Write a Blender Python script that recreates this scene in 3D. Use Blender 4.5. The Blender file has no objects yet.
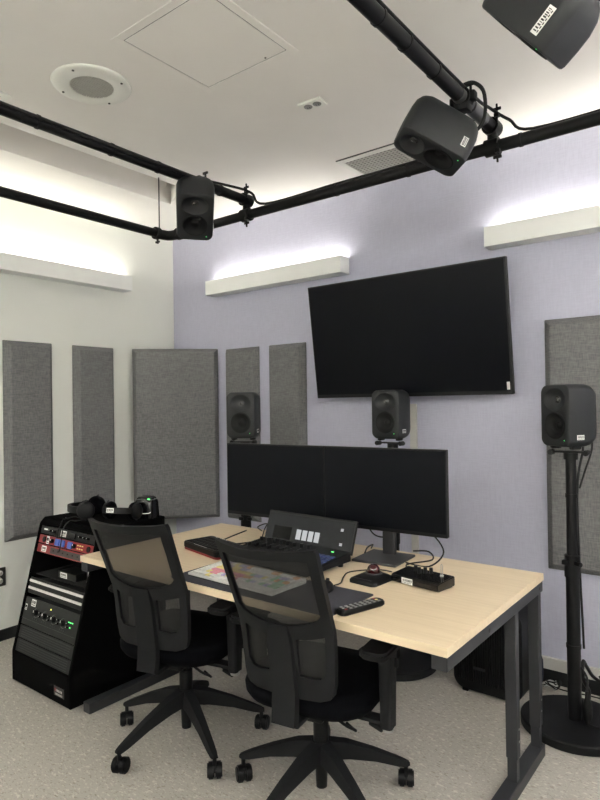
import bpy, bmesh, math, random
from mathutils import Vector, Matrix, Euler
random.seed(7)
SC = bpy.context.scene
COL = SC.collection
PI = math.pi
R = math.radians

# ------------------------------------------------------------------ materials
def mat(name, col, rough=.5, metal=0., var=0., scale=20., bump=0., bscale=200., spec=.5, emit=None, estr=0., coat=0.):
    m = bpy.data.materials.new(name); m.use_nodes = True
    nt = m.node_tree; b = nt.nodes['Principled BSDF']
    b.inputs['Base Color'].default_value = (*col, 1)
    b.inputs['Roughness'].default_value = rough
    b.inputs['Metallic'].default_value = metal
    b.inputs['Specular IOR Level'].default_value = spec
    b.inputs['Coat Weight'].default_value = coat
    tc = nt.nodes.new('ShaderNodeTexCoord')
    if var > 0:
        n = nt.nodes.new('ShaderNodeTexNoise'); n.inputs['Scale'].default_value = scale; n.inputs['Detail'].default_value = 4
        nt.links.new(tc.outputs['Object'], n.inputs['Vector'])
        rp = nt.nodes.new('ShaderNodeValToRGB')
        rp.color_ramp.elements[0].position = .3; rp.color_ramp.elements[1].position = .7
        rp.color_ramp.elements[0].color = (*[c * (1 - var) for c in col], 1)
        rp.color_ramp.elements[1].color = (*[min(1, c * (1 + var)) for c in col], 1)
        nt.links.new(n.outputs['Fac'], rp.inputs['Fac']); nt.links.new(rp.outputs['Color'], b.inputs['Base Color'])
    if bump > 0:
        n2 = nt.nodes.new('ShaderNodeTexNoise'); n2.inputs['Scale'].default_value = bscale; n2.inputs['Detail'].default_value = 3
        nt.links.new(tc.outputs['Object'], n2.inputs['Vector'])
        bp = nt.nodes.new('ShaderNodeBump'); bp.inputs['Strength'].default_value = bump; bp.inputs['Distance'].default_value = .002
        nt.links.new(n2.outputs['Fac'], bp.inputs['Height']); nt.links.new(bp.outputs['Normal'], b.inputs['Normal'])
    if emit:
        b.inputs['Emission Color'].default_value = (*emit, 1); b.inputs['Emission Strength'].default_value = estr
    return m

def floor_mat():
    m = mat('vinyl_composition_tile', (.36, .33, .29), .38, 0, 0, spec=.4)
    nt = m.node_tree; b = nt.nodes['Principled BSDF']; tc = nt.nodes['Texture Coordinate']
    prev = None
    cols = [((.47, .435, .375), (.40, .37, .32))]
    big = nt.nodes.new('ShaderNodeTexNoise'); big.inputs['Scale'].default_value = 3; big.inputs['Detail'].default_value = 5
    nt.links.new(tc.outputs['Object'], big.inputs['Vector'])
    mx = nt.nodes.new('ShaderNodeMix'); mx.data_type = 'RGBA'
    mx.inputs[6].default_value = (.44, .415, .375, 1); mx.inputs[7].default_value = (.385, .362, .328, 1)
    nt.links.new(big.outputs['Fac'], mx.inputs[0]); prev = mx.outputs[2]
    for sc, rot, lo, hi, c in ((34, .5, .60, .66, (.62, .59, .53, 1)), (42, 1.1, .61, .67, (.26, .23, .19, 1)), (70, -.4, .62, .68, (.20, .18, .155, 1)), (60, .9, .6, .66, (.56, .53, .47, 1))):
        mp = nt.nodes.new('ShaderNodeMapping'); mp.inputs['Rotation'].default_value = (0, 0, rot); mp.inputs['Scale'].default_value = (1, 2.2, 1)
        mp.inputs['Location'].default_value = (sc, sc * .7, 0)
        nt.links.new(tc.outputs['Object'], mp.inputs['Vector'])
        n = nt.nodes.new('ShaderNodeTexNoise'); n.inputs['Scale'].default_value = sc; n.inputs['Detail'].default_value = 2
        nt.links.new(mp.outputs['Vector'], n.inputs['Vector'])
        rp = nt.nodes.new('ShaderNodeMapRange'); rp.inputs[1].default_value = lo; rp.inputs[2].default_value = hi; rp.inputs[4].default_value = .75
        nt.links.new(n.outputs['Fac'], rp.inputs[0])
        m2 = nt.nodes.new('ShaderNodeMix'); m2.data_type = 'RGBA'; m2.inputs[7].default_value = c
        nt.links.new(rp.outputs[0], m2.inputs[0]); nt.links.new(prev, m2.inputs[6]); prev = m2.outputs[2]
    nt.links.new(prev, b.inputs['Base Color'])
    # tile joints every 12 inches
    br = nt.nodes.new('ShaderNodeTexBrick'); br.offset = 0; br.inputs['Scale'].default_value = 1
    br.inputs['Brick Width'].default_value = .305; br.inputs['Row Height'].default_value = .305; br.inputs['Mortar Size'].default_value = .0012
    nt.links.new(tc.outputs['Object'], br.inputs['Vector'])
    m3 = nt.nodes.new('ShaderNodeMix'); m3.data_type = 'RGBA'; m3.blend_type = 'MIX'; m3.inputs[7].default_value = (.30, .27, .235, 1)
    mm = nt.nodes.new('ShaderNodeMath'); mm.operation = 'MULTIPLY'; mm.inputs[1].default_value = .45
    nt.links.new(br.outputs['Fac'], mm.inputs[0]); nt.links.new(mm.outputs[0], m3.inputs[0]); nt.links.new(prev, m3.inputs[6])
    nt.links.new(m3.outputs[2], b.inputs['Base Color'])
    return m

def weave_mat(name, c0, c1, s=1., rough=.95):
    m = mat(name, c0, rough, spec=.15)
    nt = m.node_tree; b = nt.nodes['Principled BSDF']; tc = nt.nodes['Texture Coordinate']
    outs = []
    for scl in ((260 * s, 260 * s, 28 * s), (28 * s, 28 * s, 260 * s)):
        mp = nt.nodes.new('ShaderNodeMapping'); mp.inputs['Scale'].default_value = scl
        nt.links.new(tc.outputs['Object'], mp.inputs['Vector'])
        n = nt.nodes.new('ShaderNodeTexNoise'); n.inputs['Scale'].default_value = 1; n.inputs['Detail'].default_value = 3
        nt.links.new(mp.outputs['Vector'], n.inputs['Vector']); outs.append(n.outputs['Fac'])
    ad = nt.nodes.new('ShaderNodeMath'); ad.operation = 'ADD'; nt.links.new(outs[0], ad.inputs[0]); nt.links.new(outs[1], ad.inputs[1])
    mr = nt.nodes.new('ShaderNodeMapRange'); mr.inputs[1].default_value = .75; mr.inputs[2].default_value = 1.25
    nt.links.new(ad.outputs[0], mr.inputs[0])
    mx = nt.nodes.new('ShaderNodeMix'); mx.data_type = 'RGBA'; mx.inputs[6].default_value = (*c0, 1); mx.inputs[7].default_value = (*c1, 1)
    nt.links.new(mr.outputs[0], mx.inputs[0]); nt.links.new(mx.outputs[2], b.inputs['Base Color'])
    bp = nt.nodes.new('ShaderNodeBump'); bp.inputs['Strength'].default_value = .3; bp.inputs['Distance'].default_value = .002
    nt.links.new(mr.outputs[0], bp.inputs['Height']); nt.links.new(bp.outputs['Normal'], b.inputs['Normal'])
    return m

def wood_mat():
    m = mat('maple_laminate', (.66, .50, .32), .42, spec=.35)
    nt = m.node_tree; b = nt.nodes['Principled BSDF']; tc = nt.nodes['Texture Coordinate']
    mp = nt.nodes.new('ShaderNodeMapping'); mp.inputs['Scale'].default_value = (3, 60, 60)
    nt.links.new(tc.outputs['Object'], mp.inputs['Vector'])
    n = nt.nodes.new('ShaderNodeTexNoise'); n.inputs['Scale'].default_value = 1; n.inputs['Detail'].default_value = 5; n.inputs['Distortion'].default_value = .6
    nt.links.new(mp.outputs['Vector'], n.inputs['Vector'])
    rp = nt.nodes.new('ShaderNodeValToRGB'); rp.color_ramp.elements[0].position = .3; rp.color_ramp.elements[1].position = .72
    rp.color_ramp.elements[0].color = (.645, .515, .355, 1); rp.color_ramp.elements[1].color = (.72, .59, .42, 1)
    nt.links.new(n.outputs['Fac'], rp.inputs['Fac']); nt.links.new(rp.outputs['Color'], b.inputs['Base Color'])
    return m

def net_mat(name, col, freq, solid):
    """open knitted mesh: a fine grid of threads with holes"""
    m = mat(name, col, .6)
    nt = m.node_tree; b = nt.nodes['Principled BSDF']; tc = nt.nodes['Texture Coordinate']; out = nt.nodes['Material Output']
    sp = nt.nodes.new('ShaderNodeSeparateXYZ'); nt.links.new(tc.outputs['Object'], sp.inputs[0])
    w = []
    for ax in (0, 2):
        mu = nt.nodes.new('ShaderNodeMath'); mu.operation = 'MULTIPLY'; mu.inputs[1].default_value = freq
        nt.links.new(sp.outputs[ax], mu.inputs[0])
        fr = nt.nodes.new('ShaderNodeMath'); fr.operation = 'FRACT'; nt.links.new(mu.outputs[0], fr.inputs[0])
        lt = nt.nodes.new('ShaderNodeMath'); lt.operation = 'GREATER_THAN'; lt.inputs[1].default_value = solid
        nt.links.new(fr.outputs[0], lt.inputs[0]); w.append(lt.outputs[0])
    mu = nt.nodes.new('ShaderNodeMath'); mu.operation = 'MULTIPLY'
    nt.links.new(w[0], mu.inputs[0]); nt.links.new(w[1], mu.inputs[1])
    tr = nt.nodes.new('ShaderNodeBsdfTransparent'); ms = nt.nodes.new('ShaderNodeMixShader')
    nt.links.new(mu.outputs[0], ms.inputs[0]); nt.links.new(b.outputs[0], ms.inputs[1]); nt.links.new(tr.outputs[0], ms.inputs[2])
    nt.links.new(ms.outputs[0], out.inputs['Surface'])
    return m

M = {}
M['floor'] = floor_mat()
M['ceil'] = mat('ceiling_paint', (.83, .805, .78), .9, 0, .02, 3, .05, 300, spec=.2)
M['wall_w'] = mat('white_wall_paint', (.82, .83, .79), .85, 0, .015, 2, .06, 250, spec=.25)
M['wall_f'] = weave_mat('lavender_wall_fabric', (.462, .463, .577), (.508, .509, .625), .6)
M['panel'] = weave_mat('grey_tweed', (.120, .120, .124), (.205, .205, .206), .95)
M['white'] = mat('white_enamel', (.78, .78, .74), .45, 0, .02, 8)
M['fixture'] = mat('fixture_paint', (.88, .89, .88), .5, 0, .02, 8)
M['trimw'] = mat('pale_grey_trim', (.50, .49, .47), .5, 0, .03, 10)
M['blackbase'] = mat('black_rubber_base', (.012, .013, .014), 0.5, 0, .15, 12, spec=0.3)
M['bluegrey'] = mat('grey_panel', (.56, .56, .54), .6, 0, .02, 8)
M['gap'] = mat('dark_gap', (.08, .08, .08), .9, 0, .1)
M['pipe'] = mat('black_pipe', (.008, .008, .009), 0.45, .3, .1, 30, spec=0.25)
M['pipeg'] = mat('grey_sleeve', (.10, .10, .105), .35, .6, .1, 30)
M['clamp'] = mat('black_clamp', (.006, .006, .0065), 0.5, .3, .1, 30, spec=0.3)
M['steel'] = mat('bright_steel', (.6, .6, .6), .28, 1, .05, 30)
M['spk'] = mat('speaker_grey', (.0122, .0133, .0155), 0.5, 0, .06, 60, .12, 900, spec=0.4)
M['cone'] = mat('woofer_black', (.004, .004, .0045), 0.6, 0, .1, 60, spec=0.25)
M['grille'] = mat('woofer_grille', (.022, .022, .023), .55, 0, .3, 500)
M['dome'] = mat('tweeter_dome', (.10, .10, .10), .25, .7, .05, 60)
M['rubber'] = mat('black_rubber', (.006, .006, .0065), 0.6, 0, .1, 40, spec=0.18)
M['blk'] = mat('black_plastic', (.0045, .0047, .0055), 0.45, 0, .1, 30, spec=0.2)
M['blk2'] = mat('charcoal_plastic', (.0068, .0071, .0082), 0.6, 0, .08, 40, .1, 600, spec=0.18)
M['gloss'] = mat('gloss_black', (.004, .004, .005), 0.14, 0, .05, 30, spec=0.4)
M['screen'] = mat('screen_glass', (.0018, .0020, .0042), 0.3, 0, .1, 2, spec=0.1)
M['screen2'] = mat('matte_screen', (.0022, .0027, .0048), 0.45, 0, .1, 2, spec=0.12)
M['bezel'] = mat('bezel_black', (.005, .005, .0055), 0.4, 0, .08, 40, spec=0.3)
M['fabric'] = mat('black_seat_fabric', (.0016, .0018, .0028), 0.95, 0, .25, 300, .3, 700, spec=0.08)
M['frame'] = mat('charcoal_steel', (.030, .031, .035), 0.45, .2, .05, 30, spec=0.35)
M['mongrey'] = mat('stand_grey', (.05, .05, .053), .45, .4, .05, 30)
M['remotekey'] = mat('remote_key_grey', (.22, .22, .22), .5, 0, .05, 40)
M['wood'] = wood_mat()
M['carpet'] = mat('black_carpet', (.003, .003, .0032), 1, 0, .35, 400, .4, 500, spec=0.04)
M['gear'] = mat('black_gear_face', (.007, .0075, .0075), 0.42, .1, .1, 40, spec=0.3)
M['gearv'] = mat('vent_black', (.008, .009, .009), 0.55, .1, .12, 60, spec=0.3)
M['bay'] = mat('bay_black', (.004, .004, .0045), .9, 0, .2)
M['red'] = mat('red_anodised', (.24, .012, .016), .4, .2, .08, 50)
M['blue'] = mat('blue_knob', (.05, .11, .42), .4, 0, .08, 40)
M['silver'] = mat('silver_strip', (.72, .70, .69), .4, .2, .05, 40)
M['label'] = mat('white_sticker', (.86, .86, .84), .55, 0, .04, 60)
M['ink'] = mat('black_ink', (.02, .02, .02), .6, 0, .05)
M['led'] = mat('green_led', (.05, .5, .1), .4, 0, .02, emit=(.15, 1, .25), estr=1.0)
M['ledy'] = mat('amber_led', (.5, .4, .05), .4, 0, .02, emit=(.9, .8, .2), estr=2)
M['cable'] = mat('cable_black', (.006, .006, .0065), 0.5, 0, .1, 40, spec=0.3)
M['cablew'] = mat('cable_white', (.62, .62, .6), .5, 0, .05, 40)
M['mat'] = mat('slate_desk_mat', (.05, .05, .062), 0.85, 0, .12, 200, .15, 800, spec=0.2)
M['ball'] = mat('ruby_ball', (.045, .003, .005), .1, 0, .1, 20, coat=.5)
M['keyw'] = mat('white_keys', (.72, .72, .70), .5, 0, .03, 40)
M['keyp'] = mat('pink_keys', (.72, .28, .36), .5, 0, .03, 40)
M['keyy'] = mat('yellow_keys', (.76, .66, .26), .5, 0, .03, 40)
M['keyv'] = mat('lilac_keys', (.46, .42, .66), .5, 0, .03, 40)
M['key_o'] = mat('orange_keys', (.74, .42, .22), .5, 0, .03, 40)
M['key_g'] = mat('green_keys', (.36, .56, .40), .5, 0, .03, 40)
M['keyblue'] = mat('lit_blue_key', (.02, .03, .09), .4, 0, .05, emit=(.08, .14, .45), estr=.035)
M['disp'] = mat('display_lit_grey', (.03, .03, .03), .3, 0, .03, emit=(.62, .64, .66), estr=.42)
M['disp2'] = mat('display_dark', (.008, .0085, .009), 0.2, 0, .05, emit=(.10, .10, .105), estr=.08, spec=0.2)
M['dispk'] = mat('display_black', (.003, .003, .0035), 0.2, 0, .05, spec=0.2)
M['bag'] = mat('navy_bag', (.005, .007, .022), .8, 0, .3, 40, .3, 200)
M['net'] = net_mat('chair_mesh', (.0028, .0028, .003), 420, .53)
M['grate'] = mat('grate_grey', (.44, .43, .40), .6, 0, .05, 60)
M['outlet'] = mat('steel_plate', (.05, .048, .046), .45, .5, .1, 40)
M['sockgrey'] = mat('socket_grey', (.22, .22, .21), .5, 0, .05, 40)
M['outw'] = mat('receptacle_white', (.62, .61, .57), .45, 0, .03, 40)
M['lamp'] = mat('lamp_lens', (.9, .9, .85), .5, 0, .01, emit=(1.0, .96, .85), estr=7.2)
M['fill_right'] = mat('fill_lens_bright', (.9, .9, .85), .5, 0, .01, emit=(1.0, .985, .94), estr=46)  # glow of the added fill light on the right wall
M['fill_down'] = mat('fill_lens_down', (.9, .9, .85), .5, 0, .01, emit=(1.0, .985, .94), estr=22)  # downward glow of the added fill lights
M['fill_rear'] = mat('fill_lens_medium', (.9, .9, .85), .5, 0, .01, emit=(1.0, .985, .94), estr=24)  # glow of the added fill light on the rear wall
M['dark_glass'] = mat('dark_window_grey', (.03, .03, .032), .2, 0, .05)

# ------------------------------------------------------------------ mesh helpers
def _add(bm, t, mi=0, mtx=None):
    if mtx is not None: bmesh.ops.transform(t, matrix=mtx, verts=t.verts)
    bmesh.ops.recalc_face_normals(t, faces=t.faces)
    for f in t.faces: f.material_index = mi
    me = bpy.data.meshes.new('tmp'); t.to_mesh(me); t.free(); bm.from_mesh(me); bpy.data.meshes.remove(me)

def TR(loc=(0, 0, 0), rot=(0, 0, 0)):
    return Matrix.Translation(loc) @ Euler(rot).to_matrix().to_4x4()

def box(bm, c, s, bev=0., mi=0, rot=(0, 0, 0), seg=2):
    t = bmesh.new(); bmesh.ops.create_cube(t, size=1)
    bmesh.ops.scale(t, vec=s, verts=t.verts)
    if bev > 0:
        bmesh.ops.bevel(t, geom=t.edges[:], offset=min(bev, min(s) * .49), segments=seg, affect='EDGES', profile=.5)
    _add(bm, t, mi, TR(c, rot)); return bm

def cyl(bm, a, b, r0, r1=None, n=20, mi=0, bev=0.):
    a = Vector(a); b = Vector(b); r1 = r0 if r1 is None else r1
    t = bmesh.new(); d = b - a
    bmesh.ops.create_cone(t, cap_ends=True, segments=n, radius1=r0, radius2=r1, depth=d.length)
    if bev > 0:
        es = [e for e in t.edges if all(len(f.verts) != 4 for f in e.link_faces) or any(len(f.verts) > 4 for f in e.link_faces)]
        bmesh.ops.bevel(t, geom=es, offset=bev, segments=2, affect='EDGES')
    q = Vector((0, 0, 1)).rotation_difference(d.normalized()).to_matrix().to_4x4()
    _add(bm, t, mi, Matrix.Translation((a + b) / 2) @ q); return bm

def lathe(bm, prof, n=32, mi=0, mtx=None, close=False):
    t = bmesh.new(); rings = []
    for (r, z) in prof:
        if r < 1e-6: rings.append([t.verts.new((0, 0, z))])
        else: rings.append([t.verts.new((r * math.cos(2 * PI * i / n), r * math.sin(2 * PI * i / n), z)) for i in range(n)])
    for A, B in zip(rings, rings[1:]):
        for i in range(n):
            j = (i + 1) % n
            if len(A) == 1 and len(B) == 1: continue
            if len(A) == 1: t.faces.new((A[0], B[i], B[j]))
            elif len(B) == 1: t.faces.new((A[i], A[j], B[0]))
            else: t.faces.new((A[i], A[j], B[j], B[i]))
    for f in t.faces: f.smooth = True
    _add(bm, t, mi, mtx); return bm

def smooth_path(pts, k=6):
    P = [Vector(p) for p in pts]
    if len(P) < 3: return P
    out = []
    for i in range(len(P) - 1):
        p0 = P[max(i - 1, 0)]; p1 = P[i]; p2 = P[i + 1]; p3 = P[min(i + 2, len(P) - 1)]
        for s in range(k):
            t = s / k
            out.append(.5 * ((2 * p1) + (p2 - p0) * t + (2 * p0 - 5 * p1 + 4 * p2 - p3) * t * t + (3 * p1 - p0 - 3 * p2 + p3) * t ** 3))
    out.append(P[-1]); return out

def tube(bm, pts, r, n=8, mi=0, sm=True, k=6):
    P = smooth_path(pts, k) if sm else [Vector(p) for p in pts]
    t = bmesh.new(); rings = []; up = None
    rr = r if callable(r) else (lambda u: r)
    for i, p in enumerate(P):
        d = (P[min(i + 1, len(P) - 1)] - P[max(i - 1, 0)])
        if d.length < 1e-9: d = Vector((0, 0, 1))
        d.normalize()
        if up is None: up = d.orthogonal().normalized()
        up = (up - d * up.dot(d))
        if up.length < 1e-6: up = d.orthogonal()
        up.normalize(); sd = d.cross(up)
        q = rr(i / max(1, len(P) - 1))
        rings.append([t.verts.new(p + q * (math.cos(2 * PI * j / n) * up + math.sin(2 * PI * j / n) * sd)) for j in range(n)])
    for A, B in zip(rings, rings[1:]):
        for j in range(n): t.faces.new((A[j], A[(j + 1) % n], B[(j + 1) % n], B[j])).smooth = True
    t.faces.new(rings[0][::-1]); t.faces.new(rings[-1])
    _add(bm, t, mi); return bm

def prism(bm, poly, h, mi=0, mtx=None, bev=0.):
    """poly in xy, extruded to z=h"""
    t = bmesh.new(); vs = [t.verts.new((x, y, 0)) for x, y in poly]; f = t.faces.new(vs)
    g = bmesh.ops.extrude_face_region(t, geom=[f]); nv = [v for v in g['geom'] if isinstance(v, bmesh.types.BMVert)]
    bmesh.ops.translate(t, vec=(0, 0, h), verts=nv)
    if bev > 0: bmesh.ops.bevel(t, geom=t.edges[:], offset=bev, segments=2, affect='EDGES')
    _add(bm, t, mi, mtx); return bm

def plate_holes(bm, outer, holes, h, mi=0, mtx=None, warp=None):
    """flat plate in xz with holes, thickness h along y, optional warp(x,z)->dy"""
    t = bmesh.new(); es = []
    for loop in [outer] + holes:
        vs = [t.verts.new((x, 0, z)) for x, z in loop]
        es += [t.edges.new((vs[i], vs[(i + 1) % len(vs)])) for i in range(len(vs))]
    bmesh.ops.triangle_fill(t, edges=es, use_beauty=True, use_dissolve=False)
    g = bmesh.ops.extrude_face_region(t, geom=t.faces[:]); nv = [v for v in g['geom'] if isinstance(v, bmesh.types.BMVert)]
    bmesh.ops.translate(t, vec=(0, h, 0), verts=nv)
    if warp:
        for v in t.verts: v.co.y += warp(v.co.x, v.co.z)
    _add(bm, t, mi, mtx); return bm

def rrect(w, h, r, n=6, cx=0, cy=0):
    pts = []
    for (sx, sy, a0) in ((1, 1, 0), (-1, 1, 90), (-1, -1, 180), (1, -1, 270)):
        for i in range(n + 1):
            a = R(a0 + 90 * i / n)
            pts.append((cx + sx * (w / 2 - r) + r * math.cos(a), cy + sy * (h / 2 - r) + r * math.sin(a)))
    return pts

def loft(bm, loops, mi=0, mtx=None, cap=True):
    t = bmesh.new(); L = [[t.verts.new(p) for p in lp] for lp in loops]; n = len(L[0])
    for A, B in zip(L, L[1:]):
        for i in range(n): t.faces.new((A[i], A[(i + 1) % n], B[(i + 1) % n], B[i])).smooth = True
    if cap: t.faces.new(L[0][::-1]); t.faces.new(L[-1])
    _add(bm, t, mi, mtx); return bm

def BM(): return bmesh.new()

def obj(name, bm, m, parent=None, label=None, smooth=None, world=False):
    me = bpy.data.meshes.new(name)
    if world and parent is not None: bmesh.ops.transform(bm, matrix=world_of(parent).inverted(), verts=bm.verts)
    bm.to_mesh(me); bm.free()
    for x in (m if isinstance(m, (list, tuple)) else [m]): me.materials.append(x)
    if smooth:
        for p in me.polygons: p.use_smooth = True
        try: me.set_sharp_from_angle(angle=R(smooth))
        except Exception: pass
    o = bpy.data.objects.new(name, me); COL.objects.link(o)
    if parent is not None: o.parent = parent
    if label: o['label'] = label
    return o

def world_of(o):
    return (world_of(o.parent) if o.parent else Matrix.Identity(4)) @ o.matrix_basis

def tag(o, label, cat, group=None):
    o['label'] = label; o['category'] = cat
    if group: o['group'] = group
    return o

def thing(name, label, cat, loc=(0, 0, 0), rot=(0, 0, 0), group=None):
    o = bpy.data.objects.new(name, None); COL.objects.link(o); o.empty_display_size = .1
    o.location = loc; o.rotation_euler = rot
    return tag(o, label, cat, group)

def struct(name, bm, m):
    o = obj(name, bm, m); o['kind'] = 'structure'; return o

def copy_thing(src, label, loc, rot, name=None):
    c = src.copy(); COL.objects.link(c); c.location = loc; c.rotation_euler = rot; c['label'] = label
    for ch in list(src.children):
        d = ch.copy(); COL.objects.link(d); d.parent = c
        for g in list(ch.children):
            e = g.copy(); COL.objects.link(e); e.parent = d
    return c

def sticker(w, h, bars=7, seed=1):
    """asset sticker in xz facing -y: white plate, black bars and squiggles"""
    rnd = random.Random(seed); bm = BM()
    box(bm, (0, 0, 0), (w, .0012, h), 0, 0)
    x = -w * .4
    while x < w * .4:
        b = rnd.uniform(.02, .06) * w
        box(bm, (x + b / 2, -.0008, h * .1), (b, .0008, h * .42), 0, 1); x += b + rnd.uniform(.025, .06) * w
    for k in range(6):
        box(bm, (-w * .36 + k * w * .14, -.0008, -h * .3), (w * .09, .0008, h * .13), 0, 1)
    return bm

# ------------------------------------------------------------------ the room
XL, XR, YB, YF, ZC = -3.765, 1.45, 3.21, -1.75, 2.80
T = .1
bm = BM(); box(bm, ((XL + XR) / 2, (YB + YF) / 2, -T / 2), (XR - XL + 2 * T, YB - YF + 2 * T, T)); struct('floor', bm, M['floor'])
bm = BM(); box(bm, (XL - T / 2, (YB + YF) / 2, ZC / 2), (T, YB - YF, ZC)); struct('wall_left', bm, M['wall_w'])
bm = BM(); box(bm, ((XL + XR) / 2, YB + T / 2, ZC / 2), (XR - XL + 2 * T, T, ZC)); struct('wall_back', bm, M['wall_f'])
bm = BM(); box(bm, (XR + T / 2, (YB + YF) / 2, ZC / 2), (T, YB - YF, ZC)); struct('wall_right', bm, M['wall_w'])
bm = BM(); box(bm, ((XL + XR) / 2, YF - T / 2, ZC / 2), (XR - XL + 2 * T, T, ZC)); struct('wall_front', bm, M['wall_w'])
# ceiling with a long slot let into it along the left wall
bm = BM(); t = BM(); es = []
outer = [(XL - T, YF - T), (XR + T, YF - T), (XR + T, YB + T), (XL - T, YB + T)]
slot = [(-3.172, YF + .3), (-2.874, YF + .3), (-2.874, 2.515), (-3.172, 2.69)]
for lp in (outer, slot):
    vs = [t.verts.new((x, y, ZC)) for x, y in lp]; es += [t.edges.new((vs[i], vs[(i + 1) % 4])) for i in range(4)]
bmesh.ops.triangle_fill(t, edges=es, use_beauty=True)
_add(bm, t)
for i in range(4):
    a = slot[i]; b = slot[(i + 1) % 4]; t = BM()
    t.faces.new([t.verts.new(p) for p in ((*a, ZC), (*b, ZC), (*b, ZC + .15), (*a, ZC + .15))]); _add(bm, t)
t = BM(); t.faces.new([t.verts.new((x, y, ZC + .15)) for x, y in slot]); _add(bm, t)
t = BM(); t.faces.new([t.verts.new((x, y, ZC + .30)) for x, y in outer]); _add(bm, t)
struct('ceiling', bm, M['ceil'])
# skirtings
bm = BM(); box(bm, (XL + .004, (YB + YF) / 2, .035), (.008, YB - YF, .07), .002); struct('baseboard_left', bm, M['blackbase'])
bm = BM(); box(bm, ((XL + XR) / 2, YB - .005, .035), (XR - XL, .01, .07), .002); struct('baseboard_back', bm, M['blackbase'])
bm = BM(); box(bm, ((XL + XR) / 2, YB - .009, .103), (XR - XL, .018, .06), .003); struct('trim_1', bm, M['trimw'])
bm = BM(); box(bm, (XR - .004, (YB + YF) / 2, .05), (.008, YB - YF - .04, .10), .002); struct('baseboard_right', bm, M['blackbase'])
bm = BM(); box(bm, ((XL + XR) / 2, YF + .004, .05), (XR - XL - .02, .008, .10), .002); struct('baseboard_front', bm, M['blackbase'])

# ------------------------------------------------------------------ wall uplights and added fill lights
def uplight(label, c, length, axis, out, lens='lamp', group='linear wall uplights'):
    """c = centre of the wall side bottom; axis 'x' or 'y'; out = unit vector away from wall"""
    rot = {('y', 1): R(90), ('x', -1): 0, ('y', -1): R(-90), ('x', 1): R(180)}[(axis, out)]
    t = thing('wall_uplight', label, 'light', c, (0, 0, rot), group)
    # local: wall at y=0, front at y=-.1, length along x
    L = length; D = .10; Hh = .103; w = .004
    bm = BM()
    box(bm, (0, -D + w / 2, Hh / 2), (L, w, Hh), .001)
    box(bm, (0, -w / 2, Hh / 2), (L, w, Hh), .001)
    box(bm, (0, -D / 2, w / 2), (L, D - .002, w), .001)
    for s in (-1, 1): box(bm, (s * (L / 2 - w / 2), -D / 2, Hh / 2), (w, D - .002, Hh), .001)
    obj('housing', bm, M['fixture'], t)
    bm = BM(); box(bm, (0, -D / 2, Hh - .02), (L - .03, D - .02, .006)); obj('lens', bm, M[lens], t)
    if lens != 'lamp':      # the added, unseen fill lights also get a glowing underside
        bm = BM(); box(bm, (0, -D / 2, -.003), (L - .03, D - .02, .006)); obj('fill_lower_lens', bm, M['fill_down'], t)
    return t
uplight('white linear uplight on the left white wall, running off the picture edge', (XL, .62, 2.283), 4.24, 'y', 1)
uplight('white linear uplight on the lavender wall left of the television, ending near the room corner', (-2.687, YB, 2.254), 1.208, 'x', -1)
uplight('white linear uplight on the lavender wall above and right of the television', (-.235, YB, 2.254), 1.876, 'x', -1)
uplight('added fill light in the form of a linear uplight on the wall to the right of the room, out of the picture', (XR, .6, 2.254), 4.4, 'y', -1, 'fill_right')  # unseen light added to brighten the room from the right
uplight('added fill light shaped like the wall uplights on the wall behind the viewer, out of the picture', (-1.2, YF, 2.254), 4.6, 'x', 1, 'fill_rear')  # unseen light added to brighten the room from behind

# ------------------------------------------------------------------ acoustic panels
def panel(label, loc, rotz, w, z0, z1, ch=.034, d=.052):
    """wall at y=0, sticking out to -y; bevelled edges as one fabric wrapped slab"""
    zc = (z0 + z1) / 2; h = z1 - z0
    bm = BM()
    def lp(wi, hi, y): return [(sx * wi / 2, y, sz * hi / 2) for sx, sz in ((-1, -1), (1, -1), (1, 1), (-1, 1))]
    t = BM(); L = [[t.verts.new(p) for p in l] for l in (lp(w, h, -.004), lp(w, h, -.012), lp(w - 2 * ch, h - 2 * ch, -d))]
    for A, B in zip(L, L[1:]):
        for i in range(4): t.faces.new((A[i], A[(i + 1) % 4], B[(i + 1) % 4], B[i]))
    t.faces.new(L[0][::-1]); t.faces.new(L[-1])
    bmesh.ops.bevel(t, geom=[e for e in t.edges], offset=.003, segments=1, affect='EDGES')
    _add(bm, t)
    o = obj('acoustic_panel', bm, M['panel']); o.location = (*loc, zc); o.rotation_euler = (0, 0, rotz)
    return tag(o, label, 'acoustic panel', 'grey fabric acoustic panels')
PZ0, PZ1 = .605, 1.862
panel('grey fabric panel nearest the left picture edge, above the wall outlet', (XL, 1.992), R(90), .325, PZ0, PZ1)
panel('narrow grey fabric panel on the white wall between the leftmost and the wide corner panel', (XL, 2.468), R(90), .325, PZ0, PZ1)
panel('wide grey fabric panel set diagonally across the room corner', (-3.487, 2.985), R(46), .625, PZ0 - .005, PZ1 - .002, .028, .052)
panel('narrow grey fabric panel behind the far left speaker', (-3.008, YB), 0, .325, PZ0, PZ1 - .012)
panel('narrow grey fabric panel just left of the wall television', (-2.590, YB), 0, .322, PZ0, PZ1 - .012)
panel('wide grey fabric panel behind the tall stand speaker at the right', (-.583, YB), 0, .63, PZ0 - .02, PZ1 - .012)

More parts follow.
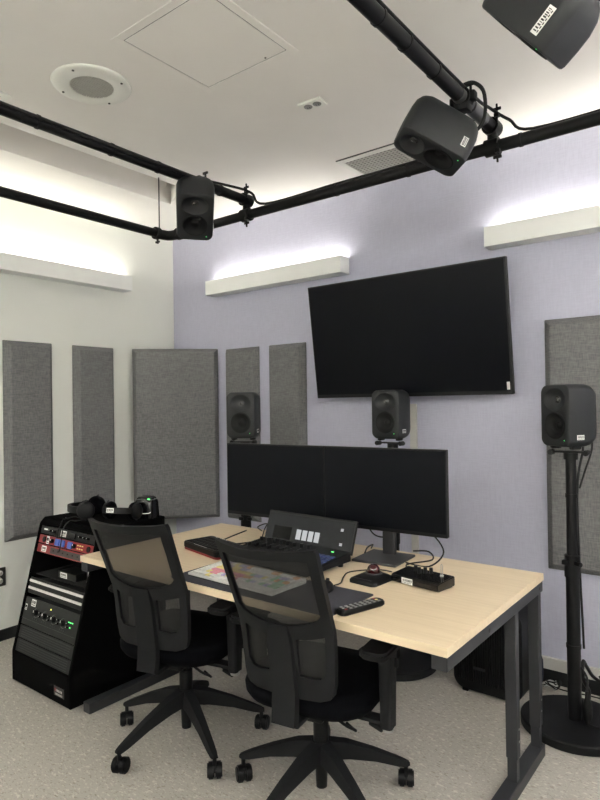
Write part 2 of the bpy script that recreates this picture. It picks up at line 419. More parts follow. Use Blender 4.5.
# ------------------------------------------------------------------ wall outlet
t = thing('wall_outlet', 'dark steel duplex outlet low on the white wall at the left edge', 'outlet', (XL, 1.80, .395), (0, 0, R(90)))
bm = BM(); box(bm, (0, -.004, 0), (.072, .008, .115), .003); obj('cover_plate', bm, M['outlet'], t)
for s in (-1, 1):
    bm = BM(); lathe(bm, [(0, .0115), (.0165, .0115), (.0175, .009), (.0175, .005)], 24, 0, TR((0, 0, s * .024), (R(90), 0, 0)))
    for k in (-1, 1): box(bm, (k * .006, -.0117, s * .024 + .003), (.002, .001, .008), 0, 1)
    obj('receptacle', bm, [M['outw'], M['ink']], t)
bm = BM(); lathe(bm, [(0, .0095), (.003, .0095), (.003, .006)], 12, 0, TR((0, 0, 0), (R(90), 0, 0))); obj('screw', bm, M['steel'], t)

# ------------------------------------------------------------------ ceiling fittings
t = thing('ceiling_access_panel', 'square white access hatch flush in the ceiling, top centre of the picture', 'access panel', (-1.656, 1.587, ZC))
bm = BM(); F_ = .496; w = .032
for s in (-1, 1):
    box(bm, (s * (F_ / 2 - w / 2), 0, -.002), (w, F_, .004), .001)
    box(bm, (0, s * (F_ / 2 - w / 2), -.002), (F_ - 2 * w, w, .004), .001)
obj('frame', bm, M['ceil'], t)
bm = BM(); box(bm, (0, 0, -.0005), (F_ - 2 * w, F_ - 2 * w, .001)); obj('gap', bm, M['gap'], t)
bm = BM(); box(bm, (0, 0, -.0020), (F_ - 2 * w - .009, F_ - 2 * w - .009, .003), .0005); obj('hatch', bm, M['ceil'], t)
bm = BM(); lathe(bm, [(0, -.0055), (.004, -.0055), (.004, -.0030)], 12, 0, TR((.12, .20, 0))); obj('latch', bm, M['outlet'], t)

def vent(label, loc, sx, sy):
    t = thing('ceiling_vent', label, 'vent', loc, (0, 0, 0), 'perforated ceiling air vents')
    bm = BM(); w = .032
    for s in (-1, 1):
        box(bm, (s * (sx / 2 - w / 2), 0, -.005), (w, sy, .010), .002)
        box(bm, (0, s * (sy / 2 - w / 2), -.005), (sx - 2 * w, w, .010), .002)
    obj('frame', bm, M['white'], t)
    bm = BM(); box(bm, (0, -sy / 2 - .004, -.002), (sx, .008, .004)); obj('shadow_gap', bm, M['gap'], t)
    bm = BM(); box(bm, (0, 0, -.0015), (sx - 2 * w, sy - 2 * w, .001)); obj('backing', bm, M['gap'], t)
    bm = BM(); n = int((sx - 2 * w) / .024)
    for i in range(n + 1):
        x = -sx / 2 + w + i * (sx - 2 * w) / n; box(bm, (x, 0, -.005), (.011, sy - 2 * w, .003))
    m_ = int((sy - 2 * w) / .024)
    for i in range(m_ + 1):
        y = -sy / 2 + w + i * (sy - 2 * w) / m_; box(bm, (0, y, -.006), (sx - 2 * w, .011, .003))
    obj('grille', bm, M['grate'], t)
    return t
vent('white perforated ceiling vent behind the speaker hung at upper right', (-1.59, 2.975, ZC), .62, .33)
vent('white ceiling vent just showing at the left picture edge beside the black pipe', (-2.89, 1.11, ZC), .62, .40)

t = thing('ceiling_speaker', 'round white ceiling speaker with perforated centre grille', 'ceiling speaker', (-2.236, 1.478, ZC))
bm = BM(); lathe(bm, [(.160, 0), (.163, -.004), (.160, -.009), (.148, -.013), (.092, -.015), (.088, -.011), (.088, -.006)], 56); obj('ring', bm, M['white'], t)
bm = BM(); lathe(bm, [(.089, -.009), (.05, -.012), (0, -.013)], 48); 
for k in range(-9, 10):
    hw = math.sqrt(max(0, .084 ** 2 - (k * .009) ** 2))
    box(bm, (k * .009, 0, -.0135), (.0035, 2 * hw, .0025), 0, 1)
    box(bm, (0, k * .009, -.0142), (2 * hw, .0035, .0018), 0, 1)
obj('grille', bm, [M['trimw'], M['grate']], t)
for k in range(4):
    a = R(25 + 90 * k); bm = BM(); lathe(bm, [(0, -.0165), (.005, -.0165), (.005, -.012)], 12, 0, TR((.137 * math.cos(a), .137 * math.sin(a), 0))); obj('screw', bm, M['outlet'], t)

t = thing('ceiling_outlet', 'small white ceiling plate with two round grey sockets', 'ceiling outlet', (-1.611, 2.197, ZC), (0, 0, R(3)))
bm = BM(); box(bm, (0, 0, -.005), (.118, .072, .010), .002); obj('plate', bm, M['white'], t)
for s in (-1, 1):
    bm = BM(); lathe(bm, [(0, -.0125), (.019, -.0125), (.0205, -.009)], 24, 0, TR((s * .024, 0, 0)))
    for k in (-1, 1): box(bm, (s * .024 + k * .006, .003, -.0128), (.003, .009, .001), 0, 1)
    obj('socket', bm, [M['sockgrey'], M['ink']], t)

# ------------------------------------------------------------------ pipe grid
ZL, ZU, PR = 2.46, 2.54, .0245
grid = thing('pipe_grid', 'black pipe rig hung under the ceiling carrying the loudspeakers', 'pipe rig', (-1.5, 2.40, ZL))
XP = (-2.845, -2.209, -.862, -.30)
def pipe(a, b):
    bm = BM(); cyl(bm, a, b, PR, n=24); return obj('pipe', bm, M['pipe'], grid, smooth=40, world=True)
pipe((-2.80, 2.395, ZL), (.1, 2.395, ZL))
pipe((XP[0], YF + .2, ZL), (XP[0], 2.33, ZL))
pipe((XP[1], YF + .2, ZU), (XP[1], 2.425, ZU))
pipe((XP[2], YF + .2, ZU), (XP[2], 2.425, ZU))
pipe((XP[3], YF + .2, ZU), (XP[3], 2.45, ZU))
bm = BM(); tube(bm, [(XP[0], 2.30, ZL), (XP[0], 2.345, ZL), (XP[0] + .012, 2.38, ZL), (XP[0] + .045, 2.395, ZL), (XP[0] + .10, 2.395, ZL)], .029, 16)
cyl(bm, (XP[0], 2.29, ZL), (XP[0], 2.315, ZL), .036, n=20); cyl(bm, (XP[0] + .085, 2.395, ZL), (XP[0] + .11, 2.395, ZL), .036, n=20)
cyl(bm, (XP[0], 2.31, ZL), (XP[0], 2.31, ZL - .06), .006, n=8); box(bm, (XP[0], 2.31, ZL - .05), (.036, .008, .012), .002)
obj('elbow', bm, M['clamp'], grid, smooth=40, world=True)
def cross_clamp(x, y):
    bm = BM()
    cyl(bm, (x - .028, y, ZL), (x + .028, y, ZL), .034, n=20); cyl(bm, (x, y - .028, ZU), (x, y + .028, ZU), .034, n=20)
    cyl(bm, (x, y, ZL - .01), (x, y, ZU + .01), .02, n=12)
    for dz, s in ((ZL, -1), (ZU, 1)):
        cyl(bm, (x + .03, y - .03, dz), (x + .03, y - .03, dz + s * .075), .0045, n=8)
        box(bm, (x + .03, y - .03, dz + s * .055), (.034, .007, .012), .002)
        box(bm, (x + .03, y - .03, dz + s * .030), (.020, .020, .016), .003)
    obj('cross_clamp', bm, M['clamp'], grid, smooth=40, world=True)
for x in XP[1:]: cross_clamp(x, 2.395)
bm = BM(); cyl(bm, (XP[0] - .008, 2.33, ZL), (XP[0] - .008, 2.33, ZC), .0035, n=8); obj('hanging_rod', bm, M['frame'], grid, world=True)
bm = BM(); cyl(bm, (XP[0] - .008, -.6, ZL), (XP[0] - .008, -.6, ZC), .0035, n=8); obj('hanging_rod', bm, M['frame'], grid, world=True)
for x in (XP[1], XP[2], XP[3]):
    bm = BM(); cyl(bm, (x, -.9, ZU), (x, -.9, ZC), .0045, n=8); obj('hanging_rod', bm, M['frame'], grid, world=True)
bm = BM(); cyl(bm, (.05, 2.395, ZL), (.05, 2.395, ZC), .0045, n=8); obj('hanging_rod', bm, M['frame'], grid, world=True)
def tie(x, y, z, ax):
    bm = BM(); d = Vector((.009, 0, 0)) if ax == 'x' else Vector((0, .009, 0)); p = Vector((x, y, z))
    cyl(bm, p - d * .6, p + d * .6, PR + .0028, n=18); obj('cable_tie', bm, M['clamp'], grid, smooth=40, world=True)
for y in (.98, 1.22, 1.55, 1.80, 2.20): tie(XP[1], y, ZU, 'y')
for y in (1.50, 1.66, 1.86, 2.16): tie(XP[2], y, ZU, 'y')
for x in (-1.62, -1.24, -.75): tie(x, 2.395, ZL, 'x')
bm = BM(); cyl(bm, (XP[2], 2.05, ZU), (XP[2], 2.30, ZU), PR + .0015, n=24); obj('pipe_sleeve', bm, M['pipeg'], grid, 'grey metal sleeve on the pipe', smooth=40, world=True)

def cable(pts, r, label, cat='cable', m='cable', name='cable', group=None):
    bm = BM(); tube(bm, pts, r, 8); return tag(obj(name, bm, M[m]), label, cat, group)
# speaker cables strapped along the pipes
cable([(XP[1] + .032, .2, ZU + .002), (XP[1] + .034, .7, ZU + .004), (XP[1] + .032, 1.2, ZU + .002), (XP[1] + .034, 1.6, ZU - .002), (XP[1] + .032, 2.0, ZU + .004), (XP[1] + .03, 2.30, ZU + .035), (XP[1] + .06, 2.375, ZU + .02), (XP[1] + .14, 2.392, ZL + .032), (-1.6, 2.394, ZL + .031), (-1.1, 2.394, ZL + .031)], .007,
      'black cable strapped along the left cross pipe and onto the back pipe')
cable([(XP[2] + .015, .3, ZU + .028), (XP[2] + .012, 1.2, ZU + .030), (XP[2] + .014, 2.1, ZU + .031), (XP[2] + .02, 2.33, ZU + .045), (XP[2] + .07, 2.39, ZU + .01), (XP[2] + .16, 2.395, ZL + .031), (-.3, 2.395, ZL + .031)], .006,
      'black cable running down the right cross pipe to the back pipe')

# ------------------------------------------------------------------ loudspeakers
SW, SH, SD = .189, .285, .178
def speaker_parts(root, lab_seed=1, lw=.04, lh=.022):
    # front at y=-SD/2, centre of body at origin of local z = SH/2
    zc = SH / 2; n = 10
    prof = [(-SD / 2, .003, .030), (-SD / 2 + .003, .0075, .033), (-SD / 2 + .012, .0105, .034), (-.03, .0125, .034), (.015, .0125, .036), (.05, .007, .038), (.075, -.004, .040), (SD / 2 - .004, -.014, .040), (SD / 2, -.022, .034)]
    loops = []
    for (y, e, r) in prof:
        loops.append([(x, y, z + zc) for x, z in rrect(SW - .021 + 2 * e, SH - .022 + 2 * e, r, n)])
    bm = BM(); loft(bm, loops, cap=False)
    t = BM(); t.faces.new([t.verts.new(p) for p in loops[-1]]); _add(bm, t)
    # front baffle with openings
    dish_z, woof_z, rd, rw = zc + .074, zc - .046, .052, .064
    circ = lambda cz, rx, rz, k=40: [(rx * math.cos(2 * PI * i / k), cz + rz * math.sin(2 * PI * i / k)) for i in range(k)]
    t = BM(); es = []
    for lp in ([(x, z) for x, y, z in loops[0]], circ(dish_z, .066, rd), circ(woof_z, rw, rw)):
        vs = [t.verts.new((x, -SD / 2, z)) for x, z in lp]; es += [t.edges.new((vs[i], vs[(i + 1) % len(vs)])) for i in range(len(vs))]
    bmesh.ops.triangle_fill(t, edges=es, use_beauty=True); _add(bm, t)
    bmesh.ops.remove_doubles(bm, verts=bm.verts, dist=.0003)
    # tweeter waveguide sunk into the baffle
    lps = []
    for (s, dy) in ((1, 0), (.97, .0015), (.85, .006), (.6, .014), (.38, .019), (.26, .020)):
        lps.append([(x, -SD / 2 + dy, z) for x, z in [(.066 * s * math.cos(2 * PI * i / 40) if s > .3 else rd * s * math.cos(2 * PI * i / 40), dish_z + rd * s * math.sin(2 * PI * i / 40)) for i in range(40)]])
    loft(bm, lps, cap=False)
    for v in bm.verts:
        q = (v.co.z - zc) / (SH / 2); v.co.x *= 1.02 - .085 * q * q
    body = obj('cabinet', bm, M['spk'], root, smooth=35)
    bm = BM(); lathe(bm, [(.0175, 0), (.0175, .004), (.0145, .005), (.0135, .002), (.009, .0065), (0, .0085)], 24, 0, TR((0, -SD / 2 + .021, dish_z), (R(90), 0, 0)))
    obj('tweeter', bm, M['dome'], root)
    bm = BM(); lathe(bm, [(rw, 0), (rw - .003, .003), (rw - .008, .002), (rw - .012, -.003), (rw - .016, -.003), (.04, -.014), (.018, -.024), (.016, -.021), (.009, -.017), (0, -.0155)], 40, 0, TR((0, -SD / 2, woof_z), (R(90), 0, 0)))
    obj('woofer', bm, M['cone'], root)
    bm = BM(); cyl(bm, (.058, -SD / 2 + .002, zc - .112), (.058, -SD / 2 - .0012, zc - .112), .0022, n=10); obj('status_light', bm, M['led'], root, 'green power light')
    bm = sticker(lw, lh, seed=lab_seed)
    bmesh.ops.transform(bm, matrix=TR((SW / 2 - .0005, -.030, zc - .098), (0, 0, R(90))), verts=bm.verts)
    obj('asset_label', bm, [M['label'], M['ink']], root, 'white barcode sticker')
    bm = BM(); box(bm, (0, SD / 2 + .002, zc - .07), (.11, .008, .07), .003, 0); box(bm, (0, SD / 2 + .004, zc + .04), (.08, .010, .016), .003, 0)
    obj('rear_panel', bm, M['blk'], root)

def hung_speaker(label, c, rot, pipe_pt, seed, k=.92, lw=.04, lh=.022):
    rm = Euler([R(a) for a in rot]).to_matrix()
    base = Vector(c) - rm @ Vector((0, 0, SH / 2 * k))
    t = thing('hanging_speaker', label, 'loudspeaker', base, [R(a) for a in rot], 'dark grey loudspeakers')
    t.scale = (k, k, k)
    speaker_parts(t, seed, lw, lh)
    back = Vector(c) + rm @ Vector((0, SD / 2 * k, 0)); nb = rm @ Vector((0, 1, 0))
    p = Vector(pipe_pt)
    bm = BM(); d = Vector((0, .022, 0))
    cyl(bm, p - d, p + d, PR + .010, n=20)
    cyl(bm, p + Vector((.03, 0, 0)), p + Vector((.03, 0, .05)), .005, n=8); box(bm, p + Vector((.03, 0, .045)), (.034, .008, .012), .002)
    box(bm, p + Vector((0, 0, -.032)), (.052, .05, .030), .006); box(bm, p + Vector((.036, 0, 0)), (.028, .034, .034), .006); box(bm, p + Vector((-.036, 0, -.004)), (.024, .030, .030), .006)
    cyl(bm, p + Vector((-.045, .016, -.03)), p + Vector((-.045, .016, .03)), .005, n=8)
    box(bm, p + Vector((-.012, 0, .03)), (.03, .036, .016), .004)
    obj('pipe_clamp', bm, M['clamp'], t, smooth=40, world=True)
    bm = BM(); e = back + nb * .022
    tube(bm, [back - nb * .002, e, p + Vector((0, 0, -.015))] if (p - e).length > .03 else [back - nb * .002, p], .013, 10, sm=False)
    q = nb.to_track_quat('Z', 'Y').to_matrix().to_4x4()
    tt = BM(); bmesh.ops.create_cube(tt, size=1); bmesh.ops.scale(tt, vec=(.07, .07, .012), verts=tt.verts); _add(bm, tt, 0, Matrix.Translation(back + nb * .008) @ q)
    obj('mount_bracket', bm, M['clamp'], t, world=True)
    return t
hung_speaker('dark loudspeaker hung from the left cross pipe, tilted down with tweeter above woofer', (-2.212, 2.030, 2.415), (55.3, 1.5, 47.6), (XP[1], 2.07, ZU), 3, .97)
hung_speaker('dark loudspeaker hung at upper right in front of the ceiling vent, rolled sideways', (-.952, 2.075, 2.428), (62.6, -2.4, -44.8), (XP[2], 2.10, ZU), 4)
hung_speaker('large near loudspeaker cut by the top right picture corner, long barcode sticker on it', (-.437, 1.59, 2.435), (40, 0, -98), (XP[3], 1.62, ZU), 5, .88, .075, .026)
cable([(-2.20, 2.0, 2.50), (-2.235, 1.99, 2.47), (-2.245, 1.985, 2.42), (-2.215, 2.0, 2.36), (-2.16, 2.02, 2.34)], .006, 'short black cable drooping beside the loudspeaker on the left cross pipe')
cable([(-.86, 2.08, 2.578), (-.825, 2.10, 2.588), (-.795, 2.12, 2.56), (-.79, 2.13, 2.50), (-.80, 2.13, 2.45), (-.83, 2.13, 2.425), (-.88, 2.13, 2.43)], .007, 'thick black cable looping off the pipe beside the speaker hung at upper right')

def stand_speaker(label, x, y, z, rz, seed, k=1):
    t = thing('studio_speaker', label, 'loudspeaker', (x, y, z), (0, 0, rz), 'dark grey loudspeakers')
    t.scale = (k, k, k)
    speaker_parts(t, seed)
    bm = BM()
    obj('rubber_foot', box(bm, (-.06, -.03, -.004), (.026, .05, .016), .006), M['rubber'], t)
    bm = BM(); obj('rubber_foot', box(bm, (.06, -.03, -.004), (.026, .05, .016), .006), M['rubber'], t)
    return t
def speaker_stand(label, x, y, zt, br, rz=0, twocol=False):
    t = thing('speaker_stand', label, 'speaker stand', (x, y, 0), (0, 0, rz), 'round-based speaker stands')
    bm = BM(); lathe(bm, [(0, 0), (br - .006, 0), (br, .004), (br, .034), (br - .006, .040), (.05, .042), (0, .042)], 64); obj('base', bm, M['blk2'], t, smooth=40)
    bm = BM(); cyl(bm, (0, 0, .042), (0, 0, .74), .0285, n=28); obj('lower_tube', bm, M['pipe'], t, smooth=40)
    bm = BM(); cyl(bm, (0, 0, .74), (0, 0, zt - .03), .0225, n=28); obj('upper_tube', bm, M['pipe'], t, smooth=40)
    bm = BM(); cyl(bm, (0, 0, .66), (0, 0, .76), .033, n=28, bev=.003); box(bm, (-.02, -.033, .73), (.03, .02, .02), .004)
    cyl(bm, (.02, -.03, .73), (.045, -.045, .73), .010, n=14); obj('collar', bm, M['clamp'], t, smooth=40)
    bm = BM(); cyl(bm, (0, 0, zt - .05), (0, 0, zt - .015), .030, n=24); box(bm, (0, -.01, zt - .017), (.13, .05, .008), .003)
    for s in (-1, 1): cyl(bm, (s * .072, -.055, zt - .018), (s * .072, -.012, zt - .018), .0125, n=16, bev=.003)
    obj('top_plate', bm, M['clamp'], t, smooth=40)
    for zz in (1.02, .36):
        bm = BM(); cyl(bm, (0, 0, zz - .008), (0, 0, zz + .008), .0255 if zz > .8 else .0315, n=20); obj('strap', bm, M['clamp'], t, smooth=40)
    return t
ST = [(-2.60, 2.78, 1.232, 26, 'dark speaker on a stand behind the left monitor, in front of a grey panel'),
      (-1.645, 2.95, 1.243, 0, 'dark speaker standing below the television behind the right monitor'),
      (-.692, 2.83, 1.238, -33, 'dark speaker on the tall stand at the right edge')]
for i, (x, y, z, rz, lb) in enumerate(ST): stand_speaker(lb, x, y, z, R(rz), 10 + i, (1, .93, .95)[i])
speaker_stand('black pole stand showing between the left monitor and the desk', ST[0][0], ST[0][1], ST[0][2] - .008, .225, R(26))
speaker_stand('black stand whose round base shows under the desk beside the near chair', ST[1][0], ST[1][1], ST[1][2] - .008, .225)
speaker_stand('tall black stand with a round floor base at the right of the desk', ST[2][0], ST[2][1], ST[2][2] - .008, .225)

# ------------------------------------------------------------------ television
tilt = -math.atan2(.09, .68)
t = thing('wall_television', 'large black flat television tilted forward on the lavender wall', 'television', (-1.630, 3.062, 1.472), (-tilt, 0, 0))
W_, H_ = 1.226, .690
bm = BM(); box(bm, (0, .022, H_ / 2), (W_, .030, H_), .004); box(bm, (0, .045, H_ * .42), (W_ * .82, .022, H_ * .62), .008); obj('body', bm, M['bezel'], t)
bm = BM(); box(bm, (0, .0062, H_ / 2 + .006), (W_ - .018, .002, H_ - .030)); obj('screen', bm, M['screen'], t)
bm = BM(); box(bm, (W_ / 2 - .022, .0056, .045), (.016, .002, .04), .0008); obj('energy_sticker', bm, M['silver'], t, 'small pale sticker in the lower right corner')
bm = BM()
box(bm, (-1.625, YB - .004, 1.80), (.60, .008, .34), .002)
for s in (-1, 1): box(bm, (-1.625 + s * .18, YB - .050, 1.80), (.03, .10, .30), .003)
for s in (-1, 1): box(bm, (-1.625 + s * .18, YB - .085, 1.80), (.035, .07, .10), .003)
obj('wall_bracket', bm, M['clamp'], t, world=True)
bm = BM(); box(bm, (-1.645, YB - .009, .98), (.042, .018, .90), .003)
tag(obj('cable_raceway', bm, M['trimw']), 'pale vertical cable cover running down the wall below the television', 'cable cover')

# ------------------------------------------------------------------ desk
DX0, DX1, DY0, DY1, DZ = -2.580, -.733, 1.612, 2.545, .737
t = thing('desk', 'large maple-topped desk on charcoal steel frame legs', 'desk', ((DX0 + DX1) / 2, (DY0 + DY1) / 2, 0))
def P(bm, name, m, parent, **k): return obj(name, bm, m, parent, world=True, **k)
bm = BM(); box(bm, ((DX0 + DX1) / 2, (DY0 + DY1) / 2, DZ - .014), (DX1 - DX0, DY1 - DY0, .028), .0015); P(bm, 'tabletop', M['wood'], t)
for xs, s in ((DX0, 1), (DX1, -1)):
    xx = xs + s * .028
    bm = BM(); box(bm, (xx, (DY0 + DY1) / 2, .024), (.052, .92, .048), .003); P(bm, 'foot_rail', M['frame'], t)
    bm = BM(); box(bm, (xx, (DY0 + DY1) / 2, DZ - .028 - .022), (.05, .925, .044), .003); P(bm, 'top_rail', M['frame'], t)
    for yy in (2.232, 2.508):
        bm = BM(); box(bm, (xx, yy, .41), (.042, .038, .56), .003); box(bm, (xx, yy, .11), (.035, .032, .13), .002)
        box(bm, (xx - s * .0213, yy + .004, .19), (.001, .007, .007), 0, 1); box(bm, (xx - s * .0213, yy + .004, .235), (.001, .007, .007), 0, 1)
        o = P(bm, 'leg', [M['frame'], M['steel']], t)
    for yy in (1.95, 2.50):
        bm = BM(); cyl(bm, (xx - s * .0245, yy, DZ - .052), (xx - s * .0262, yy, DZ - .052), .007, n=14); P(bm, 'bolt', M['ink'], t)
bm = BM(); box(bm, ((DX0 + DX1) / 2, 2.40, DZ - .052), (DX1 - DX0 - .11, .04, .048), .003); P(bm, 'cross_beam', M['frame'], t)
bm = BM(); box(bm, ((DX0 + DX1) / 2, 1.80, DZ - .045), (DX1 - DX0 - .11, .04, .034), .003); P(bm, 'cross_beam', M['frame'], t)

# ------------------------------------------------------------------ computer monitors
ang = R(4)
def monitor(label, s0, s1):
    seam = Vector((-1.676, 2.338)); dr = Vector((math.cos(ang), math.sin(ang)))
    c = seam + dr * ((s0 + s1) / 2); w = s1 - s0 - .002
    t = thing('monitor', label, 'monitor', (c.x, c.y, DZ), (0, 0, ang), 'black desktop monitors')
    z0, z1 = .864 - DZ, 1.237 - DZ; h = z1 - z0; zc = (z0 + z1) / 2
    bm = BM(); box(bm, (0, .014, zc), (w, .028, h), .003); box(bm, (0, .034, zc), (w * .5, .028, h * .6), .008); obj('case', bm, M['bezel'], t)
    bm = BM(); box(bm, (0, -.0006, zc + .005), (w - .008, .0014, h - .024)); obj('screen', bm, M['screen2'], t)
    bm = BM(); box(bm, (0, .072, .155), (.062, .022, .29), .004); box(bm, (0, .055, .24), (.10, .02, .10), .004); obj('neck', bm, M['mongrey'], t)
    bm = BM(); box(bm, (0, .01, .006), (.215, .215, .011), .004); obj('base', bm, M['mongrey'], t)
    return t
monitor('left black monitor, behind the mixing controller screen', -.606, 0)
monitor('right black monitor with its grey stand base visible on the desk', 0, .604)

# ------------------------------------------------------------------ mixing controller
t = thing('mixing_controller', 'black fader mixing controller with an upright tablet-like screen', 'mixing controller', (-1.690, 2.075, DZ), (0, 0, R(-2)))
W_ = .515
side = [(-.185, .022), (.118, .022), (.118, .062), (-.178, .036), (-.185, .030)]
bm = BM(); prism(bm, side, W_, 0, Matrix.Translation((-W_ / 2, 0, 0)) @ Matrix(((0, 0, 1, 0), (1, 0, 0, 0), (0, 1, 0, 0), (0, 0, 0, 1))), .003); obj('chassis', bm, M['blk2'], t)
for x in (-.22, .22):
    for y in (-.1, .09):
        bm = BM(); cyl(bm, (x, y, 0), (x, y, .024), .012, n=14); obj('foot', bm, M['rubber'], t)
def on_deck(y): return .036 + (y + .178) * (.026 / .296) + .001
for k in range(8):
    x = -.225 + k * .041
    bm = BM(); box(bm, (x, -.035, on_deck(-.035)), (.004, .11, .001), 0, 0, (R(4.8), 0, 0)); obj('fader_slot', bm, M['ink'], t)
    yy = -.04 + [.02, .03, .035, .025, .03, .02, .01, .03][k]
    bm = BM(); box(bm, (x, yy, on_deck(yy) + .007), (.013, .026, .014), .003, 0, (R(4.8), 0, 0)); obj('fader_cap', bm, M['blk'], t)
    bm = BM(); cyl(bm, (x, .068, on_deck(.068)), (x, .068, on_deck(.068) + .016), .0085, .0075, 16); obj('knob', bm, M['blk'], t)
    bm = BM(); box(bm, (x + .013, .03, on_deck(.03) + .001), (.010, .008, .003), .001, 0, (R(4.8), 0, 0)); box(bm, (x + .013, .045, on_deck(.045) + .001), (.010, .008, .003), .001, 0, (R(4.8), 0, 0)); obj('button', bm, M['frame'], t)
for r_ in range(4):
    for c_ in range(5):
        x = .128 + c_ * .026; y = -.075 + r_ * .03
        bm = BM(); box(bm, (x, y, on_deck(y) + .002), (.021, .022, .006), .0015, 0, (R(4.8), 0, 0)); obj('lit_button', bm, M['keyblue'], t, 'dark button with a blue glow')
bm = BM(); box(bm, (.19, .075, on_deck(.075) + .002), (.012, .007, .003), .001); obj('green_button', bm, M['led'], t)
tl = R(-20)
def up(x, h, d): # point on the tilted screen plane
    return (x, .118 + h * math.sin(-tl) * 1.0 + d * math.cos(tl), .050 + h * math.cos(tl) + d * math.sin(-tl) * 0)
SHt = .136
bm = BM(); box(bm, up(0, SHt / 2, .008), (W_, .014, SHt + .012), .003, 0, (tl, 0, 0)); scr = obj('screen_housing', bm, M['bezel'], t)
bm = BM(); box(bm, up(0, SHt / 2, -.0002), (W_ - .014, .003, SHt - .006), 0, 0, (tl, 0, 0)); obj('glass', bm, M['disp2'], scr)
for k in range(4):
    bm = BM(); box(bm, up(-.050 + k * .036, .048, -.0026), (.027, .0012, .046), 0, 0, (tl, 0, 0)); obj('channel_tile', bm, M['disp'], scr, 'lit grey channel tile')
bm = BM(); box(bm, up(-.150, .046, -.0026), (.110, .0012, .060), 0, 0, (tl, 0, 0)); obj('meter_area', bm, M['dispk'], scr, 'black screen area')
for (x, h) in ((.19, .098), (.195, .035)):
    bm = BM(); box(bm, up(x, h, -.0026), (.014, .0012, .012), 0, 0, (tl, 0, 0)); obj('screen_icon', bm, M['disp'], scr, 'small bright screen icon')

# ------------------------------------------------------------------ things on the desk
bm = BM(); prism(bm, rrect(.80, .288, .012, 5), .003); o = obj('desk_mat', bm, M['mat']); o.location = (-1.548, 1.764, DZ)
tag(o, 'slate grey mat along the front edge of the desk under the keyboard', 'desk mat')
ZM = DZ + .003
t = thing('keyboard', 'white keyboard with pink, yellow and lilac keys on the desk mat', 'keyboard', (-1.668, 1.775, ZM), (0, 0, R(-2)))
KW, KD = .47, .20
bm = BM(); prism(bm, [(-KD / 2, 0), (KD / 2, 0), (KD / 2, .020), (-KD / 2, .010)], KW, 0, Matrix.Translation((-KW / 2, 0, 0)) @ Matrix(((0, 0, 1, 0), (1, 0, 0, 0), (0, 1, 0, 0), (0, 0, 0, 1))), .0015); obj('case', bm, M['keyw'], t)
bm = BM(); box(bm, (0, 0, .001), (KW + .004, KD + .004, .002)); obj('underside', bm, M['blk'], t)
rnd = random.Random(5); nk = 0
rows = [(.075, 19), (.042, 20), (.012, 20), (-.018, 19), (-.048, 19), (-.078, 12)]
cm = ['keyw', 'keyv', 'keyy', 'keyp', 'keyp', 'keyw']
for ri, (yy, n) in enumerate(rows):
    for k in range(n):
        x = -KW / 2 + .018 + (k + .5) * (KW - .036) / n
        w = (KW - .036) / n - .003
        if n == 12 and k in (4, 5): pass
        c = rnd.choice([cm[ri]] * 9 + ['keyw', 'key_o', 'keyv', 'keyy'])
        if x < -.18: c = 'keyw'
        if x > .02: c = rnd.choice(['keyw', 'keyw', 'key_g', 'key_o', 'keyv', cm[ri]])
        if nk >= 100: continue
        bm = BM(); box(bm, (x, yy, .0165 + yy * .05 + .002), (w, .024, .007), .0015); obj('key', bm, M[c], t); nk += 1
bm = BM()
for k in range(9): box(bm, (-.2 + k * .05, -.078, .0155), (.03, .024, .006), .0015)
e = obj('bottom_keys', bm, M['keyw'], t); e['kind'] = 'stuff'

t = thing('button_controller', 'low black button pad with a red base at the left of the desk', 'controller', (-2.115, 2.035, DZ), (0, 0, R(-13)))
W_, D_ = .31, .165
bm = BM(); prism(bm, rrect(W_, D_, .018, 6), .010, 0, None, .001); obj('red_base', bm, M['red'], t, 'red underside tray')
bm = BM(); prism(bm, rrect(W_ + .004, D_ + .004, .02, 6), .030, 0, TR((0, 0, .009)), .004); obj('top_shell', bm, M['blk'], t)
for r_ in range(4):
    for c_ in range(9):
        bm = BM(); box(bm, (-.124 + c_ * .031, -.058 + r_ * .034, .0405), (.024, .026, .006), .002); obj('button', bm, M['blk2'], t)
bm = BM()
for k in range(6): box(bm, (-.10 + k * .018, .076, .0395), (.010, .002, .0012))
for k in range(10): box(bm, (-.05 + k * .012, -.078, .0395), (.007, .0025, .0012))
obj('legend', bm, M['silver'], t, 'fine grey lettering')

t = thing('card_reader', 'small flat black box between the red-based pad and the keyboard', 'card reader', (-1.915, 1.965, DZ), (0, 0, R(-13)))
bm = BM(); box(bm, (0, 0, .010), (.085, .06, .020), .004); obj('body', bm, M['blk'], t)
bm = BM(); box(bm, (-.01, .032, .012), (.05, .012, .016), .003); obj('red_end', bm, M['red'], t, 'red end cap')

t = thing('computer_mouse', 'black mouse on the desk mat beside the near chair back', 'mouse', (-1.325, 1.84, ZM), (0, 0, R(10)))
bm = BM(); tt = BM(); bmesh.ops.create_uvsphere(tt, u_segments=20, v_segments=12, radius=1)
for v in tt.verts:
    v.co = Vector((v.co.x * .032, v.co.y * .056, max(0, v.co.z) * .036))
bmesh.ops.remove_doubles(tt, verts=tt.verts, dist=.0005)
_add(bm, tt); obj('shell', bm, M['blk'], t, smooth=60)
bm = BM(); cyl(bm, (-.004, .028, .030), (.004, .028, .030), .009, n=14); obj('scroll_wheel', bm, M['frame'], t)

